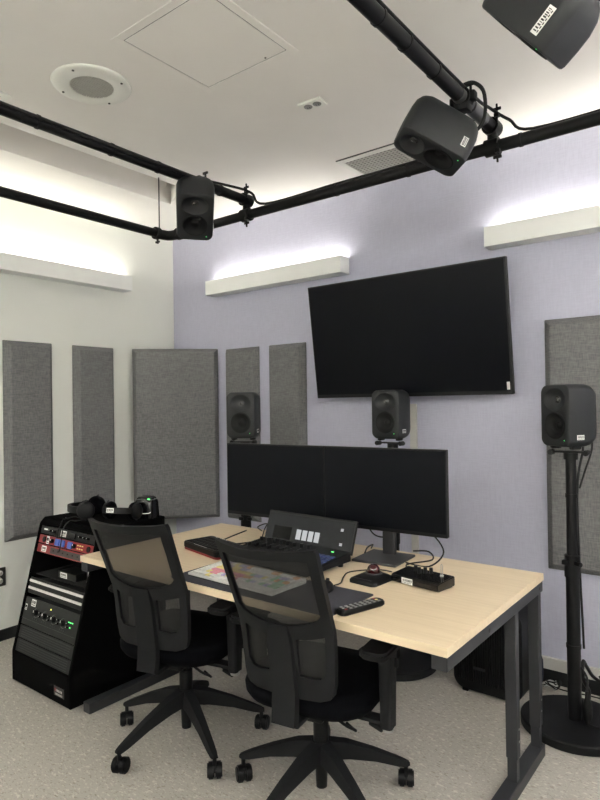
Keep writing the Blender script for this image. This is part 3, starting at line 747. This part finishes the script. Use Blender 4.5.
t = thing('trackball', 'black trackball with a dark red ball in front of the right monitor', 'trackball', (-1.250, 2.055, DZ), (0, 0, R(-4)))
bm = BM(); loft(bm, [[(x, y, z) for x, y in rrect(.125 - i_, .145 - i_, .018, 5)] for i_, z in ((0, 0), (0, .010), (.008, .016), (.05, .027))]); obj('body', bm, M['blk'], t, smooth=50)
bm = BM(); lathe(bm, [(.034, .022), (.034, .030), (.030, .033), (.027, .029), (.027, .02)], 32, 0, TR((0, .015, 0))); obj('ring', bm, M['mongrey'], t, 'grey scroll ring')
bm = BM(); tt = BM(); bmesh.ops.create_uvsphere(tt, u_segments=28, v_segments=18, radius=.026); 
for f in tt.faces: f.smooth = True
_add(bm, tt, 0, TR((0, .015, .038))); obj('ball', bm, M['ball'], t)
bm = BM(); box(bm, (0, -.052, .0165), (.085, .022, .005), .002, 0, (R(-14), 0, 0)); obj('button_bar', bm, M['frame'], t)

t = thing('monitor_control_box', 'black desktop box with small knobs and a white barcode sticker', 'control box', (-1.068, 2.132, DZ), (0, 0, R(-9)))
W_, D_ = .218, .115
bm = BM(); prism(bm, [(-D_ / 2, .003), (D_ / 2, .003), (D_ / 2, .040), (-D_ / 2 + .008, .032), (-D_ / 2, .026)], W_, 0, Matrix.Translation((-W_ / 2, 0, 0)) @ Matrix(((0, 0, 1, 0), (1, 0, 0, 0), (0, 1, 0, 0), (0, 0, 0, 1))), .003); obj('body', bm, M['gloss'], t)
for s in (-1, 1):
    bm = BM(); box(bm, (s * .095, 0, .002), (.02, .09, .004), .001); obj('foot', bm, M['rubber'], t)
for (x, y) in ((-.045, .02), (-.018, .005), (.0, .02), (.02, .03)):
    bm = BM(); cyl(bm, (x, y, .034), (x, y, .060), .0085, .007, 14); obj('knob', bm, M['blk'], t)
bm = BM(); cyl(bm, (.07, .028, .036), (.07, .028, .042), .007, n=12); cyl(bm, (.066, .028, .042), (.066, .028, .078), .0012, n=6); cyl(bm, (.074, .028, .042), (.074, .028, .070), .0012, n=6)
tube(bm, [(.066, .028, .078), (.07, .028, .083), (.074, .028, .078), (.074, .028, .070)], .0012, 6); obj('wire_clip', bm, M['steel'], t)
bm = sticker(.05, .022, seed=21); bmesh.ops.transform(bm, matrix=TR((-.030, -D_ / 2 - .0008, .0165)), verts=bm.verts); obj('asset_label', bm, [M['label'], M['ink']], t, 'white barcode sticker')

t = thing('remote_control', 'black remote control lying at the front edge of the desk', 'remote', (-1.106, 1.745, DZ), (0, 0, R(-17)))
bm = BM(); loft(bm, [[(x, y, z) for x, y in rrect(.048 - i_, .195 - i_, .016, 5)] for i_, z in ((.010, 0), (0, .006), (0, .014), (.006, .020))]); obj('body', bm, M['blk'], t, smooth=50)
for r_ in range(8):
    for c_ in range(3):
        cc = 'red' if (r_ == 0 and c_ == 2) or (r_ == 7 and c_ == 0) else ('ledy' if (r_ == 7 and c_ == 1) else 'remotekey')
        bm = BM(); box(bm, (-.013 + c_ * .013, -.075 + r_ * .021, .0205), (.008, .010, .003), .001); obj('button', bm, M[cc if cc != 'ledy' else 'keyy'], t)

# desk cables
cable([(-1.93, 2.20, DZ + .012), (-2.02, 2.22, DZ + .02), (-2.12, 2.20, DZ + .004), (-2.20, 2.12, DZ + .004), (-2.25, 2.26, DZ + .004), (-2.30, 2.46, DZ + .004)], .0035, 'black cable curving over the desk left of the mixing controller')
cable([(-1.93, 2.16, DZ + .03), (-2.00, 2.27, DZ + .075), (-2.06, 2.36, DZ + .085), (-2.16, 2.40, DZ + .05), (-2.22, 2.50, DZ + .004)], .003, 'thin black cable arching behind the left end of the controller')
cable([(-1.32, 1.892, ZM + .006), (-1.325, 1.95, DZ + .004), (-1.36, 2.02, DZ + .004), (-1.38, 2.10, DZ + .004), (-1.31, 2.19, DZ + .004), (-1.24, 2.20, DZ + .004)], .0026, 'thin mouse cord winding past the trackball')
cable([(-1.40, 2.25, DZ + .05), (-1.43, 2.32, DZ + .055), (-1.45, 2.40, DZ + .05), (-1.52, 2.50, DZ + .004)], .0035, 'black cable leaving the right end of the controller')
cable([(-1.50, 2.415, DZ + .15), (-1.46, 2.43, DZ + .09), (-1.40, 2.44, DZ + .085), (-1.34, 2.43, DZ + .13)], .0035, 'black cable drooping under the right monitor, left of its stand')
cable([(-1.28, 2.43, DZ + .15), (-1.18, 2.43, DZ + .135), (-1.11, 2.42, DZ + .06), (-1.15, 2.36, DZ + .004), (-1.26, 2.36, DZ + .004)], .0035, 'black cable looping beside the right monitor stand')
cable([(-1.28, 2.47, DZ + .03), (-1.20, 2.46, DZ + .04), (-1.16, 2.41, DZ + .02), (-1.22, 2.29, DZ + .016), (-1.14, 2.235, DZ + .004), (-1.07, 2.225, DZ + .012)], .0035, 'black cable plugged into the back of the desktop control box')

# ------------------------------------------------------------------ equipment rack
RX0, RX1 = -3.183, -2.632
def sy(z): return 1.583 if z <= .157 else 1.583 + (z - .157) * .25
t = thing('equipment_rack', 'black carpeted slant-front equipment rack beside the desk', 'rack', ((RX0 + RX1) / 2, 1.87, 0))
TH = .018
prof_o = [(1.583, .003), (1.583, .157), (sy(.805), .805), (1.772, .833), (2.165, .833), (2.165, .003)]
YX = Matrix(((0, 0, 1, 0), (1, 0, 0, 0), (0, 1, 0, 0), (0, 0, 0, 1)))
for x in (RX0, RX1 - TH):
    bm = BM(); prism(bm, prof_o, TH, 0, Matrix.Translation((x, 0, 0)) @ YX, .003); P(bm, 'side_panel', M['carpet'], t)
bm = BM(); box(bm, ((RX0 + RX1) / 2, 1.965, .824), (RX1 - RX0 - 2 * TH - .001, .40, .018), .003); P(bm, 'top_panel', M['carpet'], t)
bm = BM(); prism(bm, [(sy(.797), .797), (sy(.805), .806), (1.772, .833), (1.79, .833), (1.79, .797)], RX1 - RX0 - 2 * TH - .001, 0, Matrix.Translation((RX0 + TH, 0, 0)) @ YX, .002); P(bm, 'top_lip', M['carpet'], t)
bm = BM(); box(bm, ((RX0 + RX1) / 2, 1.60, .080), (RX1 - RX0 - 2 * TH - .001, .034, .150), .003); P(bm, 'front_panel', M['carpet'], t)
bm = BM(); box(bm, ((RX0 + RX1) / 2, 2.155, .42), (RX1 - RX0 - 2 * TH - .001, .018, .79), .003); P(bm, 'back_panel', M['carpet'], t)
bm = BM(); box(bm, ((RX0 + RX1) / 2, 1.88, .022), (RX1 - RX0 - 2 * TH - .001, .53, .018), .003); P(bm, 'bottom_panel', M['carpet'], t)
for x in (RX0 + .05, RX1 - .05):
    for y in (1.63, 2.11):
        bm = BM(); cyl(bm, (x, y, 0), (x, y, .0135), .022, n=16); P(bm, 'foot', M['rubber'], t)
bm = BM(); box(bm, (-2.725, 1.5815, .064), (.088, .002, .046), .001); bd = P(bm, 'badge', M['outlet'], t, label='small metal maker plate')
bm = BM(); box(bm, (-2.725, 1.580, .070), (.070, .0012, .016), 0, 0)
for k in range(5): box(bm, (-2.747 + k * .012, 1.5795, .069), (.007, .0012, .011), 0, 1)
box(bm, (-2.752, 1.5792, .071), (.010, .0012, .014), 0, 2)
for k in range(2): box(bm, (-2.725, 1.580, .053 - k * .005), (.06, .001, .002), 0, 1)
obj('badge_print', bm, [M['ink'], M['silver'], M['red']], bd, 'pale lettering with a red initial', world=True)

SA = math.atan(.25)    # slant of the face
GX0, GX1 = RX0 + TH + .004, RX1 - TH - .004
GC, GW = (GX0 + GX1) / 2, GX1 - GX0
def gear(name, label, cat, z0, z1, m, depth=.22, group=None):
    """rack unit: local frame x right, z up the slanted face, front at y=0"""
    zc = (z0 + z1) / 2
    t = thing(name, label, cat, (GC, sy(zc) + .005, zc), (-SA, 0, 0), group)
    h = (z1 - z0) / math.cos(SA) - .003
    bm = BM(); box(bm, (0, .004, 0), (GW, .008, h), .0015); obj('face_plate', bm, m, t)
    bm = BM(); box(bm, (0, .008 + depth / 2, 0), (GW - .03, depth, h - .006), .002); obj('chassis', bm, M['bay'], t)
    return t, h
def knob(t, x, z, r=.008, d=.016, m='blk', name='knob'):
    bm = BM(); cyl(bm, (x, .001, z), (x, -d, z), r, r * .88, 18); box(bm, (x, -d - .0005, z + r * .5), (r * .2, .001, r * .7), 0, 1); obj(name, bm, [M[m], M['label']], t)
def lab(t, x, z, w, h, seed):
    bm = sticker(w, h, seed=seed); bmesh.ops.transform(bm, matrix=TR((x, -.0008, z)), verts=bm.verts); obj('asset_label', bm, [M['label'], M['ink']], t, 'white barcode sticker')

t, h = gear('headphone_amplifier', 'thin black unit at the top of the rack, above the red units', 'audio unit', .752, .794, M['gear'])
lab(t, -.03, 0, .05, .03, 31)
for x in (-.15, -.115): knob(t, x, 0)
for x in (.13, .17, .2): knob(t, x, 0, .007)
bm = BM(); box(bm, (-.205, -.0005, .004), (.035, .001, .008)); obj('front_print', bm, M['label'], t)
bm = BM(); box(bm, (.055, -.003, 0), (.06, .006, .026), .002); obj('display', bm, M['gloss'], t)
t, h = gear('red_preamplifier', 'red rack unit with blue modules, upper of the two red units', 'audio unit', .703, .748, M['red'])
lab(t, -.165, 0, .024, .04, 32)
for x in (-.20, .215): 
    bm = BM(); cyl(bm, (x, .001, 0), (x, -.004, 0), .015, n=20); obj('round_badge', bm, M['clamp'], t)
for x in (-.065, -.018, .055):
    bm = BM(); box(bm, (x, -.005, 0), (.036, .012, .034), .003); obj('blue_module', bm, M['blue'], t, 'blue square module')
for x in (-.118, .09): knob(t, x, 0, .012, .014)
for x in (.12, .14, .16): 
    for z in (-.008, .008):
        bm = BM(); box(bm, (x, -.0015, z), (.012, .003, .006), .001); obj('amber_button', bm, M['keyy'], t)
t, h = gear('red_interface', 'red rack unit with a long dark inset panel, lower of the two red units', 'audio unit', .656, .701, M['red'])
lab(t, -.185, 0, .045, .03, 33)
bm = BM(); box(bm, (.03, -.0015, 0), (.30, .003, .032), .0015); obj('inset_panel', bm, M['outlet'], t, 'dark grey inset panel')
for k in range(6):
    bm = BM(); cyl(bm, (-.09 + k * .045, -.002, 0), (-.09 + k * .045, -.006, 0), .005, n=12); obj('jack', bm, M['ink'], t)
# open bay: shelf with a small receiver on it
bm = BM(); box(bm, (GC, 1.86, .537), (GW, .30, .005), .001); o = obj('rack_shelf', bm, M['bay']); tag(o, 'black shelf in the dark open bay of the rack', 'shelf')
t = thing('radio_receiver', 'small dark box with a white sticker inside the open rack bay', 'receiver', (-2.93, 1.735, .5395))
bm = BM(); box(bm, (.03, .05, .018), (.17, .10, .036), .003); obj('case', bm, M['gear'], t)
bm = sticker(.06, .028, seed=34); bmesh.ops.transform(bm, matrix=TR((.0, -.0008, .018)), verts=bm.verts); obj('asset_label', bm, [M['label'], M['ink']], t, 'white barcode sticker')
t = thing('patch_adapter', 'grey upright adapter at the right side of the open rack bay', 'adapter', (-2.70, 1.735, .5395))
bm = BM(); box(bm, (0, .02, .04), (.022, .04, .08), .002); obj('case', bm, M['silver'], t)
cable([(-2.72, 1.75, .57), (-2.76, 1.76, .545), (-2.80, 1.79, .56), (-2.83, 1.80, .60)], .003, 'thin cable inside the dark rack bay')
t, h = gear('strip_unit', 'black rack unit crossed by two bright silver strips', 'audio unit', .446, .528, M['gear'])
for z in (.024, -.012):
    bm = BM(); box(bm, (0, -.003, z), (GW - .008, .006, .013), .002); obj('silver_strip', bm, M['silver'], t)
t, h = gear('preamp_unit', 'black rack amplifier with a row of knobs and green lights', 'audio unit', .292, .430, M['gear'])
lab(t, -.17, .048, .042, .035, 35); lab(t, -.235, .018, .018, .03, 36)
for k in range(4):
    x = -.125 + k * .085
    bm = BM(); lathe(bm, [(.024, 0), (.024, .003), (.020, .004)], 24, 0, TR((x, 0, .006), (R(90), 0, 0))); obj('dial_ring', bm, M['outlet'], t)
    knob(t, x, .006, .016, .02)
    knob(t, x + .04, .012, .006, .012); knob(t, x + .04, -.006, .006, .012)
    for j in range(3):
        bm = BM(); box(bm, (x - .02 + j * .018, -.001, -.026), (.010, .003, .006), .001); obj('button', bm, M['frame'], t)
for (x, z) in ((.175, .02), (.19, .02), (.205, .02), (.19, -.003)):
    bm = BM(); box(bm, (x, -.0008, z), (.010, .002, .005)); obj('green_light', bm, M['led'], t)
bm = BM(); box(bm, (-.0, -.0008, .046), (.007, .002, .007)); obj('amber_light', bm, M['ledy'], t)
bm = BM(); box(bm, (0, -.0006, -.040), (GW - .02, .001, .002)); obj('face_line', bm, M['outlet'], t)
for i, (z0, z1, w_) in enumerate(((.226, .290, 'upper'), (.160, .224, 'lower'))):
    t, h = gear('vent_panel', 'black slotted blank panel in the rack, the %s of two' % w_, 'vent panel', z0, z1, M['gearv'], .03, 'slotted rack panels')
    bm = BM()
    for r_ in range(5): box(bm, (0, -.0005, -.022 + r_ * .011), (GW - .05, .0015, .003), 0)
    obj('slots', bm, M['ink'], t)

# headphones and dock on the rack top
ZR = .833
def headphone(label, loc, rot, seed, hinge=R(12)):
    t = thing('headphones', label, 'headphones', loc, rot, 'black studio headphones')
    # local: band arc in the xz plane
    bm = BM(); pts = [(.082 * math.cos(R(a)), 0, .088 * math.sin(R(a))) for a in range(-5, 190, 15)]
    tt = []
    for a, p in zip(range(-5, 190, 15), pts): tt.append(p)
    L = []
    for p in tt:
        n = Vector((p[0], 0, p[2])).normalized(); q = Vector(p)
        L.append([tuple(q + n * d + Vector((0, s, 0))) for d, s in ((.006, -.016), (.006, .016), (-.007, .016), (-.007, -.016))])
    loft(bm, L); obj('headband', bm, M['blk'], t, smooth=50)
    for s in (-1, 1):
        mt = TR((s * .083, 0, -.022), (0, s * R(90) + s * hinge * 0, 0))
        bm = BM(); lathe(bm, [(0, .024), (.030, .024), (.040, .016), (.043, .004), (.043, -.004)], 28, 0, mt); obj('ear_cup', bm, M['blk2'], t, smooth=50)
        bm = BM(); lathe(bm, [(.044, -.004), (.047, -.012), (.043, -.024), (.034, -.026), (.026, -.018), (.0, -.012)], 28, 0, mt); obj('ear_pad', bm, M['fabric'], t, smooth=60)
        bm = BM(); tube(bm, [(s * .088, -.02, .004), (s * .092, -.046, -.02), (s * .088, -.048, -.024)], .004, 8); tube(bm, [(s * .088, .02, .004), (s * .092, .046, -.02), (s * .088, .048, -.024)], .004, 8); obj('yoke', bm, M['frame'], t, smooth=50)
    bm = sticker(.042, .024, seed=seed); bmesh.ops.transform(bm, matrix=TR((0.0, 0, .0955), (R(-90), 0, 0)), verts=bm.verts); obj('asset_label', bm, [M['label'], M['ink']], t, 'white barcode sticker')
    return t
a = headphone('black headphones at the left end of the rack top, band pointing left', (-2.965, 1.900, ZR + .054), (R(88), 0, R(-52)), 41)
a.scale = (1.1, 1.1, 1.1)
b = headphone('black headphones lying nearest the charging dock with a white sticker', (-2.745, 1.955, ZR + .050), (R(80), 0, R(22)), 42)
b.scale = (1, 1, 1)
cable([(-3.02, 1.84, ZR + .004), (-3.00, 1.79, ZR + .004), (-2.98, 1.762, ZR + .006), (-2.97, 1.735, .80), (-2.965, 1.722, .77), (-2.96, 1.716, .75)], .003, 'thin headphone cord hanging over the front of the rack, left one')
cable([(-2.90, 1.83, ZR + .004), (-2.91, 1.79, ZR + .004), (-2.915, 1.76, ZR + .006), (-2.92, 1.728, .80), (-2.90, 1.70, .72), (-2.91, 1.695, .69)], .003, 'thin headphone cord hanging over the front of the rack, right one')
cable([(-2.88, 1.83, ZR + .004), (-2.94, 1.81, ZR + .02), (-2.99, 1.795, ZR + .006), (-3.03, 1.81, ZR + .004)], .003, 'thin cord crossing the front edge of the rack top')
t = thing('charging_dock', 'glossy black dome-topped dock at the right end of the rack top', 'dock', (-2.688, 2.085, ZR), (0, 0, R(20)))
loops = []
for (w_, d_, z, r_) in ((.135, .115, 0, .02), (.135, .115, .03, .025), (.13, .11, .085, .03), (.12, .10, .104, .035), (.09, .075, .114, .03), (.04, .035, .117, .015)):
    loops.append([(x * .85, y * .85, z) for x, y in rrect(w_, d_, r_, 6)])
bm = BM(); loft(bm, loops); obj('body', bm, M['gloss'], t, smooth=50)
bm = BM(); tube(bm, [(-.050, -.045, .037), (-.045, -.050, .032), (0, -.052, .028), (.045, -.050, .032), (.050, -.045, .037)], .002, 8); obj('front_rim', bm, M['silver'], t, 'silver rim')
bm = BM(); loft(bm, [[(x, y, z) for x, y in rrect(w_, d_, .025, 6)] for w_, d_, z in ((.1075, .0895, .099), (.1045, .087, .103))]); obj('top_rim', bm, M['pipeg'], t, 'grey rim')
bm = BM(); box(bm, (.036, -.038, .1045), (.014, .008, .004), .001, 0, (R(30), 0, 0)); obj('status_light', bm, M['led'], t, 'green status light')

# ------------------------------------------------------------------ task chairs
def make_chair(label, loc, rz, base_rot, loc_group='black mesh task chairs'):
    t = thing('task_chair', label, 'chair', loc, (0, 0, rz), loc_group)
    br = base_rot - rz
    bm = BM(); lathe(bm, [(0, .150), (.034, .150), (.040, .165), (.040, .215), (.034, .222), (0, .222)], 28); obj('hub', bm, M['blk2'], t, smooth=40)
    for k in range(5):
        a = br + k * 2 * PI / 5
        c, s = math.cos(a), math.sin(a)
        bm = BM(); L = []
        for (r_, w_, zt, zb) in ((.025, .058, .222, .160), (.10, .052, .205, .150), (.20, .042, .165, .125), (.29, .034, .122, .092), (.322, .030, .105, .084), (.338, .020, .096, .086)):
            L.append([(r_ * c - q * s, r_ * s + q * c, z) for q, z in ((-w_ / 2, zb), (w_ / 2, zb), (w_ / 2 * .72, zt), (-w_ / 2 * .72, zt))])
        loft(bm, L); lg = obj('base_leg', bm, M['blk2'], t, smooth=30)
        bm = BM(); cx_, cy_ = .325 * c, .325 * s
        ca = a + [.7, 2.1, 1.2, -.4, .5][k]; ux, uy = math.cos(ca), math.sin(ca)
        for sg in (-1, 1):
            p = Vector((cx_ + sg * .0155 * ux - .012 * uy, cy_ + sg * .0155 * uy + .012 * ux, .0305))
            d = Vector((ux, uy, 0)) * .0135
            cyl(bm, p - d, p + d, .0305, n=22, bev=.005)
        cyl(bm, (cx_, cy_, .03), (cx_, cy_, .092), .008, n=12)
        box(bm, (cx_ - .008 * uy, cy_ + .008 * ux, .046), (.034, .034, .026), .008, 0, (0, 0, ca))
        obj('caster', bm, M['blk'], lg, smooth=40)
    bm = BM(); cyl(bm, (0, 0, .055), (0, 0, .16), .020, .024, 20); obj('column_tip', bm, M['blk'], t, smooth=40)
    bm = BM(); cyl(bm, (0, 0, .22), (0, 0, .30), .028, n=24); cyl(bm, (0, 0, .295), (0, 0, .37), .014, n=20); obj('gas_lift', bm, M['blk'], t, smooth=40)
    bm = BM(); box(bm, (0, -.03, .385), (.17, .26, .038), .010); box(bm, (0, .02, .405), (.36, .06, .016), .004); obj('mechanism', bm, M['blk'], t)
    bm = BM(); tube(bm, [(.06, .0, .375), (.14, .0, .365), (.20, -.01, .340)], .006, 8); box(bm, (.222, -.013, .332), (.055, .028, .016), .007, 0, (0, R(20), 0)); obj('lever', bm, M['blk'], t, smooth=50)
    bm = BM(); tube(bm, [(.06, -.07, .372), (.13, -.08, .345), (.165, -.07, .33), (.155, -.05, .318), (.12, -.04, .33)], .005, 8); obj('tilt_cable', bm, M['blk'], t)
    # seat cushion
    L = []
    def sl(w_, d_, z, r_, dy=0): return [(x, y + dy, z - (.018 if y > .17 else 0) * ((y - .17) / .07 if y > .17 else 0)) for x, y in rrect(w_, d_, r_, 8, 0, .015)]
    for (w_, d_, z, r_) in ((.40, .40, .405, .12), (.46, .45, .412, .14), (.488, .476, .432, .15), (.492, .48, .455, .15), (.475, .465, .476, .145), (.43, .42, .487, .13), (.25, .25, .484, .08)):
        L.append(sl(w_, d_, z, r_))
    bm = BM(); loft(bm, L); obj('seat', bm, M['fabric'], t, smooth=60)
    # back: leaning, curved round the sitter
    def warp(x, z): return -.190 - (z - .47) * .09 - .345 * max(0, z - .70) - (.035 + .07 * max(0, z - .5)) * (1 - (x / .2) ** 2)
    def hw(z):
        pts = [(.485, .135), (.495, .152), (.508, .163), (.54, .170), (.60, .174), (.72, .178), (.86, .180), (.985, .182), (.997, .182), (1.008, .179)]
        for (z0, w0), (z1, w1) in zip(pts, pts[1:]):
            if z <= z1: return w0 + (w1 - w0) * (z - z0) / (z1 - z0)
        return pts[-1][1]
    zs = [.495, .501, .508, .522, .54, .57, .60, .66, .72, .79, .86, .92, .96, .985, .997, 1.008]
    right = [(hw(z), z) for z in zs]
    top = [(x, 1.005 - .004 * (1 - (x / .18) ** 2)) for x in (.14, .10, .05, 0, -.05, -.10, -.14)]
    bot = [(x, .485) for x in (-.12, -.06, 0, .06, .12)]
    outer = right + top + [(-x, z) for x, z in reversed(right)] + bot
    iw = lambda z: hw(z) - .027
    upw = [(iw(z), z) for z in (.78, .81, .86, .92, .955, .967)] + [(x, .973 - .004 * (1 - (x / .16) ** 2)) for x in (.12, .08, .03, -.03, -.08, -.12)] + [(-iw(z), z) for z in (.967, .955, .92, .86, .81, .78)] + \
          [(x, .733 + .034 * (x / .15) ** 2) for x in (-.135, -.10, -.06, -.03, 0.0, .03, .06, .10, .135)]
    loww = [(.056, .565), (.10, .557), (.128, .562), (iw(.585), .585), (iw(.62), .62), (iw(.67), .67), (iw(.70), .703), (.125, .697), (.095, .691), (.056, .688), (.056, .63)]
    lowl = [(-x, z) for x, z in reversed(loww)]
    bm = BM(); plate_holes(bm, outer, [upw, loww, lowl], -.022, 0, None, warp)
    bmesh.ops.recalc_face_normals(bm, faces=bm.faces)
    obj('back_frame', bm, M['blk2'], t, smooth=30)
    bm = BM(); G = [[bm.verts.new((x, warp(x, z) - .009, z)) for x in [(-1 + 2 * i / 16) * (hw(z) - .012) for i in range(17)]] for z in [.53 + k * (.99 - .53) / 26 for k in range(27)]]
    for A, B in zip(G, G[1:]):
        for i in range(16): bm.faces.new((A[i], A[i + 1], B[i + 1], B[i])).smooth = True
    obj('back_mesh', bm, M['net'], t)
    bm = BM(); L = []
    for z, w_, th in ((.735, .080, .004), (.66, .090, .010), (.58, .094, .014), (.50, .096, .016), (.45, .096, .018), (.40, .094, .020)):
        y = warp(0, max(z, .47)) - .020 - max(0, .47 - z) * .12
        L.append([(-w_ / 2, y + .004, z), (w_ / 2, y + .004, z), (w_ / 2 * .9, y - th, z), (-w_ / 2 * .9, y - th, z)])
    loft(bm, L); box(bm, (0, -.17, .394), (.09, .16, .018), .005); obj('spine', bm, M['blk2'], t, smooth=30)
    for s in (-1, 1):
        ax_, ay_ = (.288, -.095) if s > 0 else (-.262, -.02)   # the arms slide and swivel
        arm = BM(); prism(arm, rrect(.10, .25, .035, 6), .026, 0, TR((ax_, ay_, .640)), .008); a_ = obj('armrest_pad', arm, M['rubber'], t, smooth=50)
        arm = BM(); L = []
        for z, w_, d_ in ((.642, .050, .075), (.60, .046, .066), (.50, .044, .060), (.375, .040, .056)):
            L.append([(x + ax_, y + ay_ + .02, z) for x, y in rrect(w_, d_, .012, 4)])
        loft(arm, L); box(arm, (ax_ * .7, ay_ + .02, .392), (abs(ax_) * .6, .05, .014), .004)
        obj('arm_post', arm, M['blk2'], t, smooth=40)
        arm = BM(); cyl(arm, (ax_, ay_ + .02, .376), (ax_, ay_ + .02, .360), .022, .018, 20); obj('arm_bolt', arm, M['steel'], t, 'bright metal cap', smooth=40)
        arm = BM(); box(arm, (ax_ + s * .025, ay_ + .03, .585), (.018, .014, .03), .005); obj('arm_button', arm, M['blk'], t)
    return t
ca = make_chair('black mesh-backed task chair nearer the viewer, in front of the mixing controller', (-1.300, 1.772, 0), R(9), R(193.9))
cb = copy_thing(ca, 'black mesh-backed task chair further left, beside the equipment rack', (-2.002, 1.750, 0), (0, 0, R(14)))
for ch in cb.children:      # the star base swivels under the seat
    if ch.name.startswith(('base_leg', 'hub')): ch.rotation_euler = (0, 0, R(193.5 - 193.9 - 5))

# ------------------------------------------------------------------ floor things at the right
t = thing('subwoofer', 'black ribbed floor box with rounded corners under the desk right side', 'subwoofer', (-1.103, 2.980, 0), (0, 0, R(-1)))
W_, D_, Hh = .345, .22, .43
loops = []
for (y, e) in ((-D_ / 2, -.012), (-D_ / 2 + .01, 0), (D_ / 2 - .012, 0), (D_ / 2, -.012)):
    loops.append([(x, y, z + Hh / 2 + .008) for x, z in rrect(W_ + 2 * e, Hh + 2 * e, .06, 8)])
bm = BM(); loft(bm, loops); obj('cabinet', bm, M['blk'], t, smooth=40)
bm = BM()
for k in range(24): box(bm, (-.138 + k * .0120, -D_ / 2 - .003, Hh / 2 + .015), (.005, .008, Hh * .80), .0015)
obj('ribbing', bm, M['blk2'], t)
bm = BM(); box(bm, (-.03, -D_ / 2 - .0085, .13), (.06, .002, .014), .0005); obj('nameplate', bm, M['frame'], t)
for s in (-1, 1):
    bm = BM(); box(bm, (s * .11, 0, .008), (.03, .22, .016), .004); obj('foot', bm, M['rubber'], t)

t = thing('cable_bag', 'navy drawstring bag on the floor behind the desk leg', 'bag', (-.955, 3.148, 0))
t.scale = (.6, .6, .8)
L = []
for (rx, ry, z) in ((.03, .03, 0), (.055, .05, .01), (.065, .06, .08), (.06, .055, .16), (.04, .035, .21), (.025, .022, .23), (.035, .03, .25)):
    L.append([(rx * math.cos(2 * PI * i / 20) * (1 + .08 * math.sin(i * 2.3 + z * 30)), ry * math.sin(2 * PI * i / 20) * (1 + .08 * math.cos(i * 1.7)), z) for i in range(20)])
bm = BM(); loft(bm, L); obj('sack', bm, M['bag'], t, smooth=60)
bm = BM(); tube(bm, [(.028, 0, .228), (0, -.026, .23), (-.028, 0, .228), (0, .026, .23), (.028, 0, .228)], .004, 6); obj('drawstring', bm, M['cable'], t)
rc = random.Random(3)
for i, (mm, lb) in enumerate((('cablew', 'pale coiled cable in the tangle by the wall behind the desk leg'), ('cable', 'black coiled cable in the tangle by the wall behind the desk leg'), ('cable', 'black cable lying flat along the wall base behind the desk leg'))):
    cx_, cy_ = -.875 + .02 * i, 3.115 - .012 * i
    if i < 2:
        pts = [(cx_ + (.03 + rc.uniform(-.01, .01)) * math.cos(k * .9), cy_ + (.025 + rc.uniform(-.008, .008)) * math.sin(k * .9), .008 + .012 * i + .02 * abs(math.sin(k * .9 + i)) + .0015 * k) for k in range(16)]
    else:
        pts = [(-1.0, 3.15, .006), (-.93, 3.16, .006), (-.80, 3.15, .006), (-.70, 3.165, .006), (-.5, 3.16, .006), (-.2, 3.165, .006)]
    cable(pts, .0032, lb, 'cable', mm)
cable([(-.20, 3.10, .12), (-.45, 3.06, .115), (-.60, 3.07, .12), (-.66, 3.05, .15), (-.675, 2.98, .22), (-.672, 2.905, .27), (-.668, 2.885, .20), (-.655, 2.93, .13), (-.655, 2.90, .075)], .008,
      'thick black cable looped on the tall right stand', 'cable')
cable([(-.25, 3.02, .20), (-.42, 2.98, .11), (-.50, 2.965, .075), (-.56, 2.97, .12), (-.62, 2.99, .19)], .011, 'thick black lead dropping to the floor at the right edge')
cable([(-.66, 2.90, 1.29), (-.655, 2.89, 1.22), (-.668, 2.862, 1.12), (-.672, 2.845, .98), (-.664, 2.838, .70), (-.658, 2.842, .50), (-.655, 2.85, .35)], .005, 'black cable strapped down the pole of the tall right stand')
cable([(-.63, 2.93, 1.30), (-.625, 2.92, 1.22), (-.645, 2.88, 1.13), (-.664, 2.855, 1.05)], .004, 'thin black cable hanging from the back of the right edge speaker to its pole')
t = thing('inline_plug', 'black in-line power connector hanging beside the tall stand pole', 'connector', (-.632, 2.79, .052), (0, 0, R(10)))
bm = BM(); lathe(bm, [(0, 0), (.008, .0), (.012, .01), (.019, .03), (.021, .07), (.016, .095), (.009, .11), (.007, .14), (0, .142)], 20); obj('body', bm, M['rubber'], t, smooth=40)
bm = BM(); tube(bm, [(0, 0, .14), (.0, .02, .19), (-.03, .05, .22), (-.06, .08, .20)], .005, 8); obj('lead', bm, M['cable'], t)
bm = BM(); tube(bm, [(0, 0, .004), (.03, -.01, -.002), (.10, -.0, -.002), (.2, .02, -.002)], .005, 8); obj('lead', bm, M['cable'], t)

# ------------------------------------------------------------------ camera
cam = bpy.data.cameras.new('camera'); co = bpy.data.objects.new('camera', cam); COL.objects.link(co)
yaw, pit, rol, Fp = R(37.827), R(.3404), R(-.7801), 603.35
f = Vector((-math.sin(yaw) * math.cos(pit), math.cos(yaw) * math.cos(pit), math.sin(pit)))
r0 = Vector((math.cos(yaw), math.sin(yaw), 0)); u0 = r0.cross(f)
r1 = math.cos(rol) * r0 + math.sin(rol) * u0; u1 = r1.cross(f)
co.matrix_world = Matrix(((r1.x, u1.x, -f.x, 0), (r1.y, u1.y, -f.y, 0), (r1.z, u1.z, -f.z, 1.441), (0, 0, 0, 1)))
cam.sensor_fit = 'VERTICAL'; cam.sensor_height = 24; cam.lens = Fp / 800 * 24; cam.clip_start = .02
SC.camera = co

# ------------------------------------------------------------------ world and view
w = bpy.data.worlds.new('world'); SC.world = w; w.use_nodes = True
w.node_tree.nodes['Background'].inputs[0].default_value = (.02, .02, .022, 1)
SC.view_settings.view_transform = 'Standard'; SC.view_settings.look = 'None'; SC.view_settings.gamma = 1
SC.view_settings.use_curve_mapping = False; SC.view_settings.exposure = 0.8
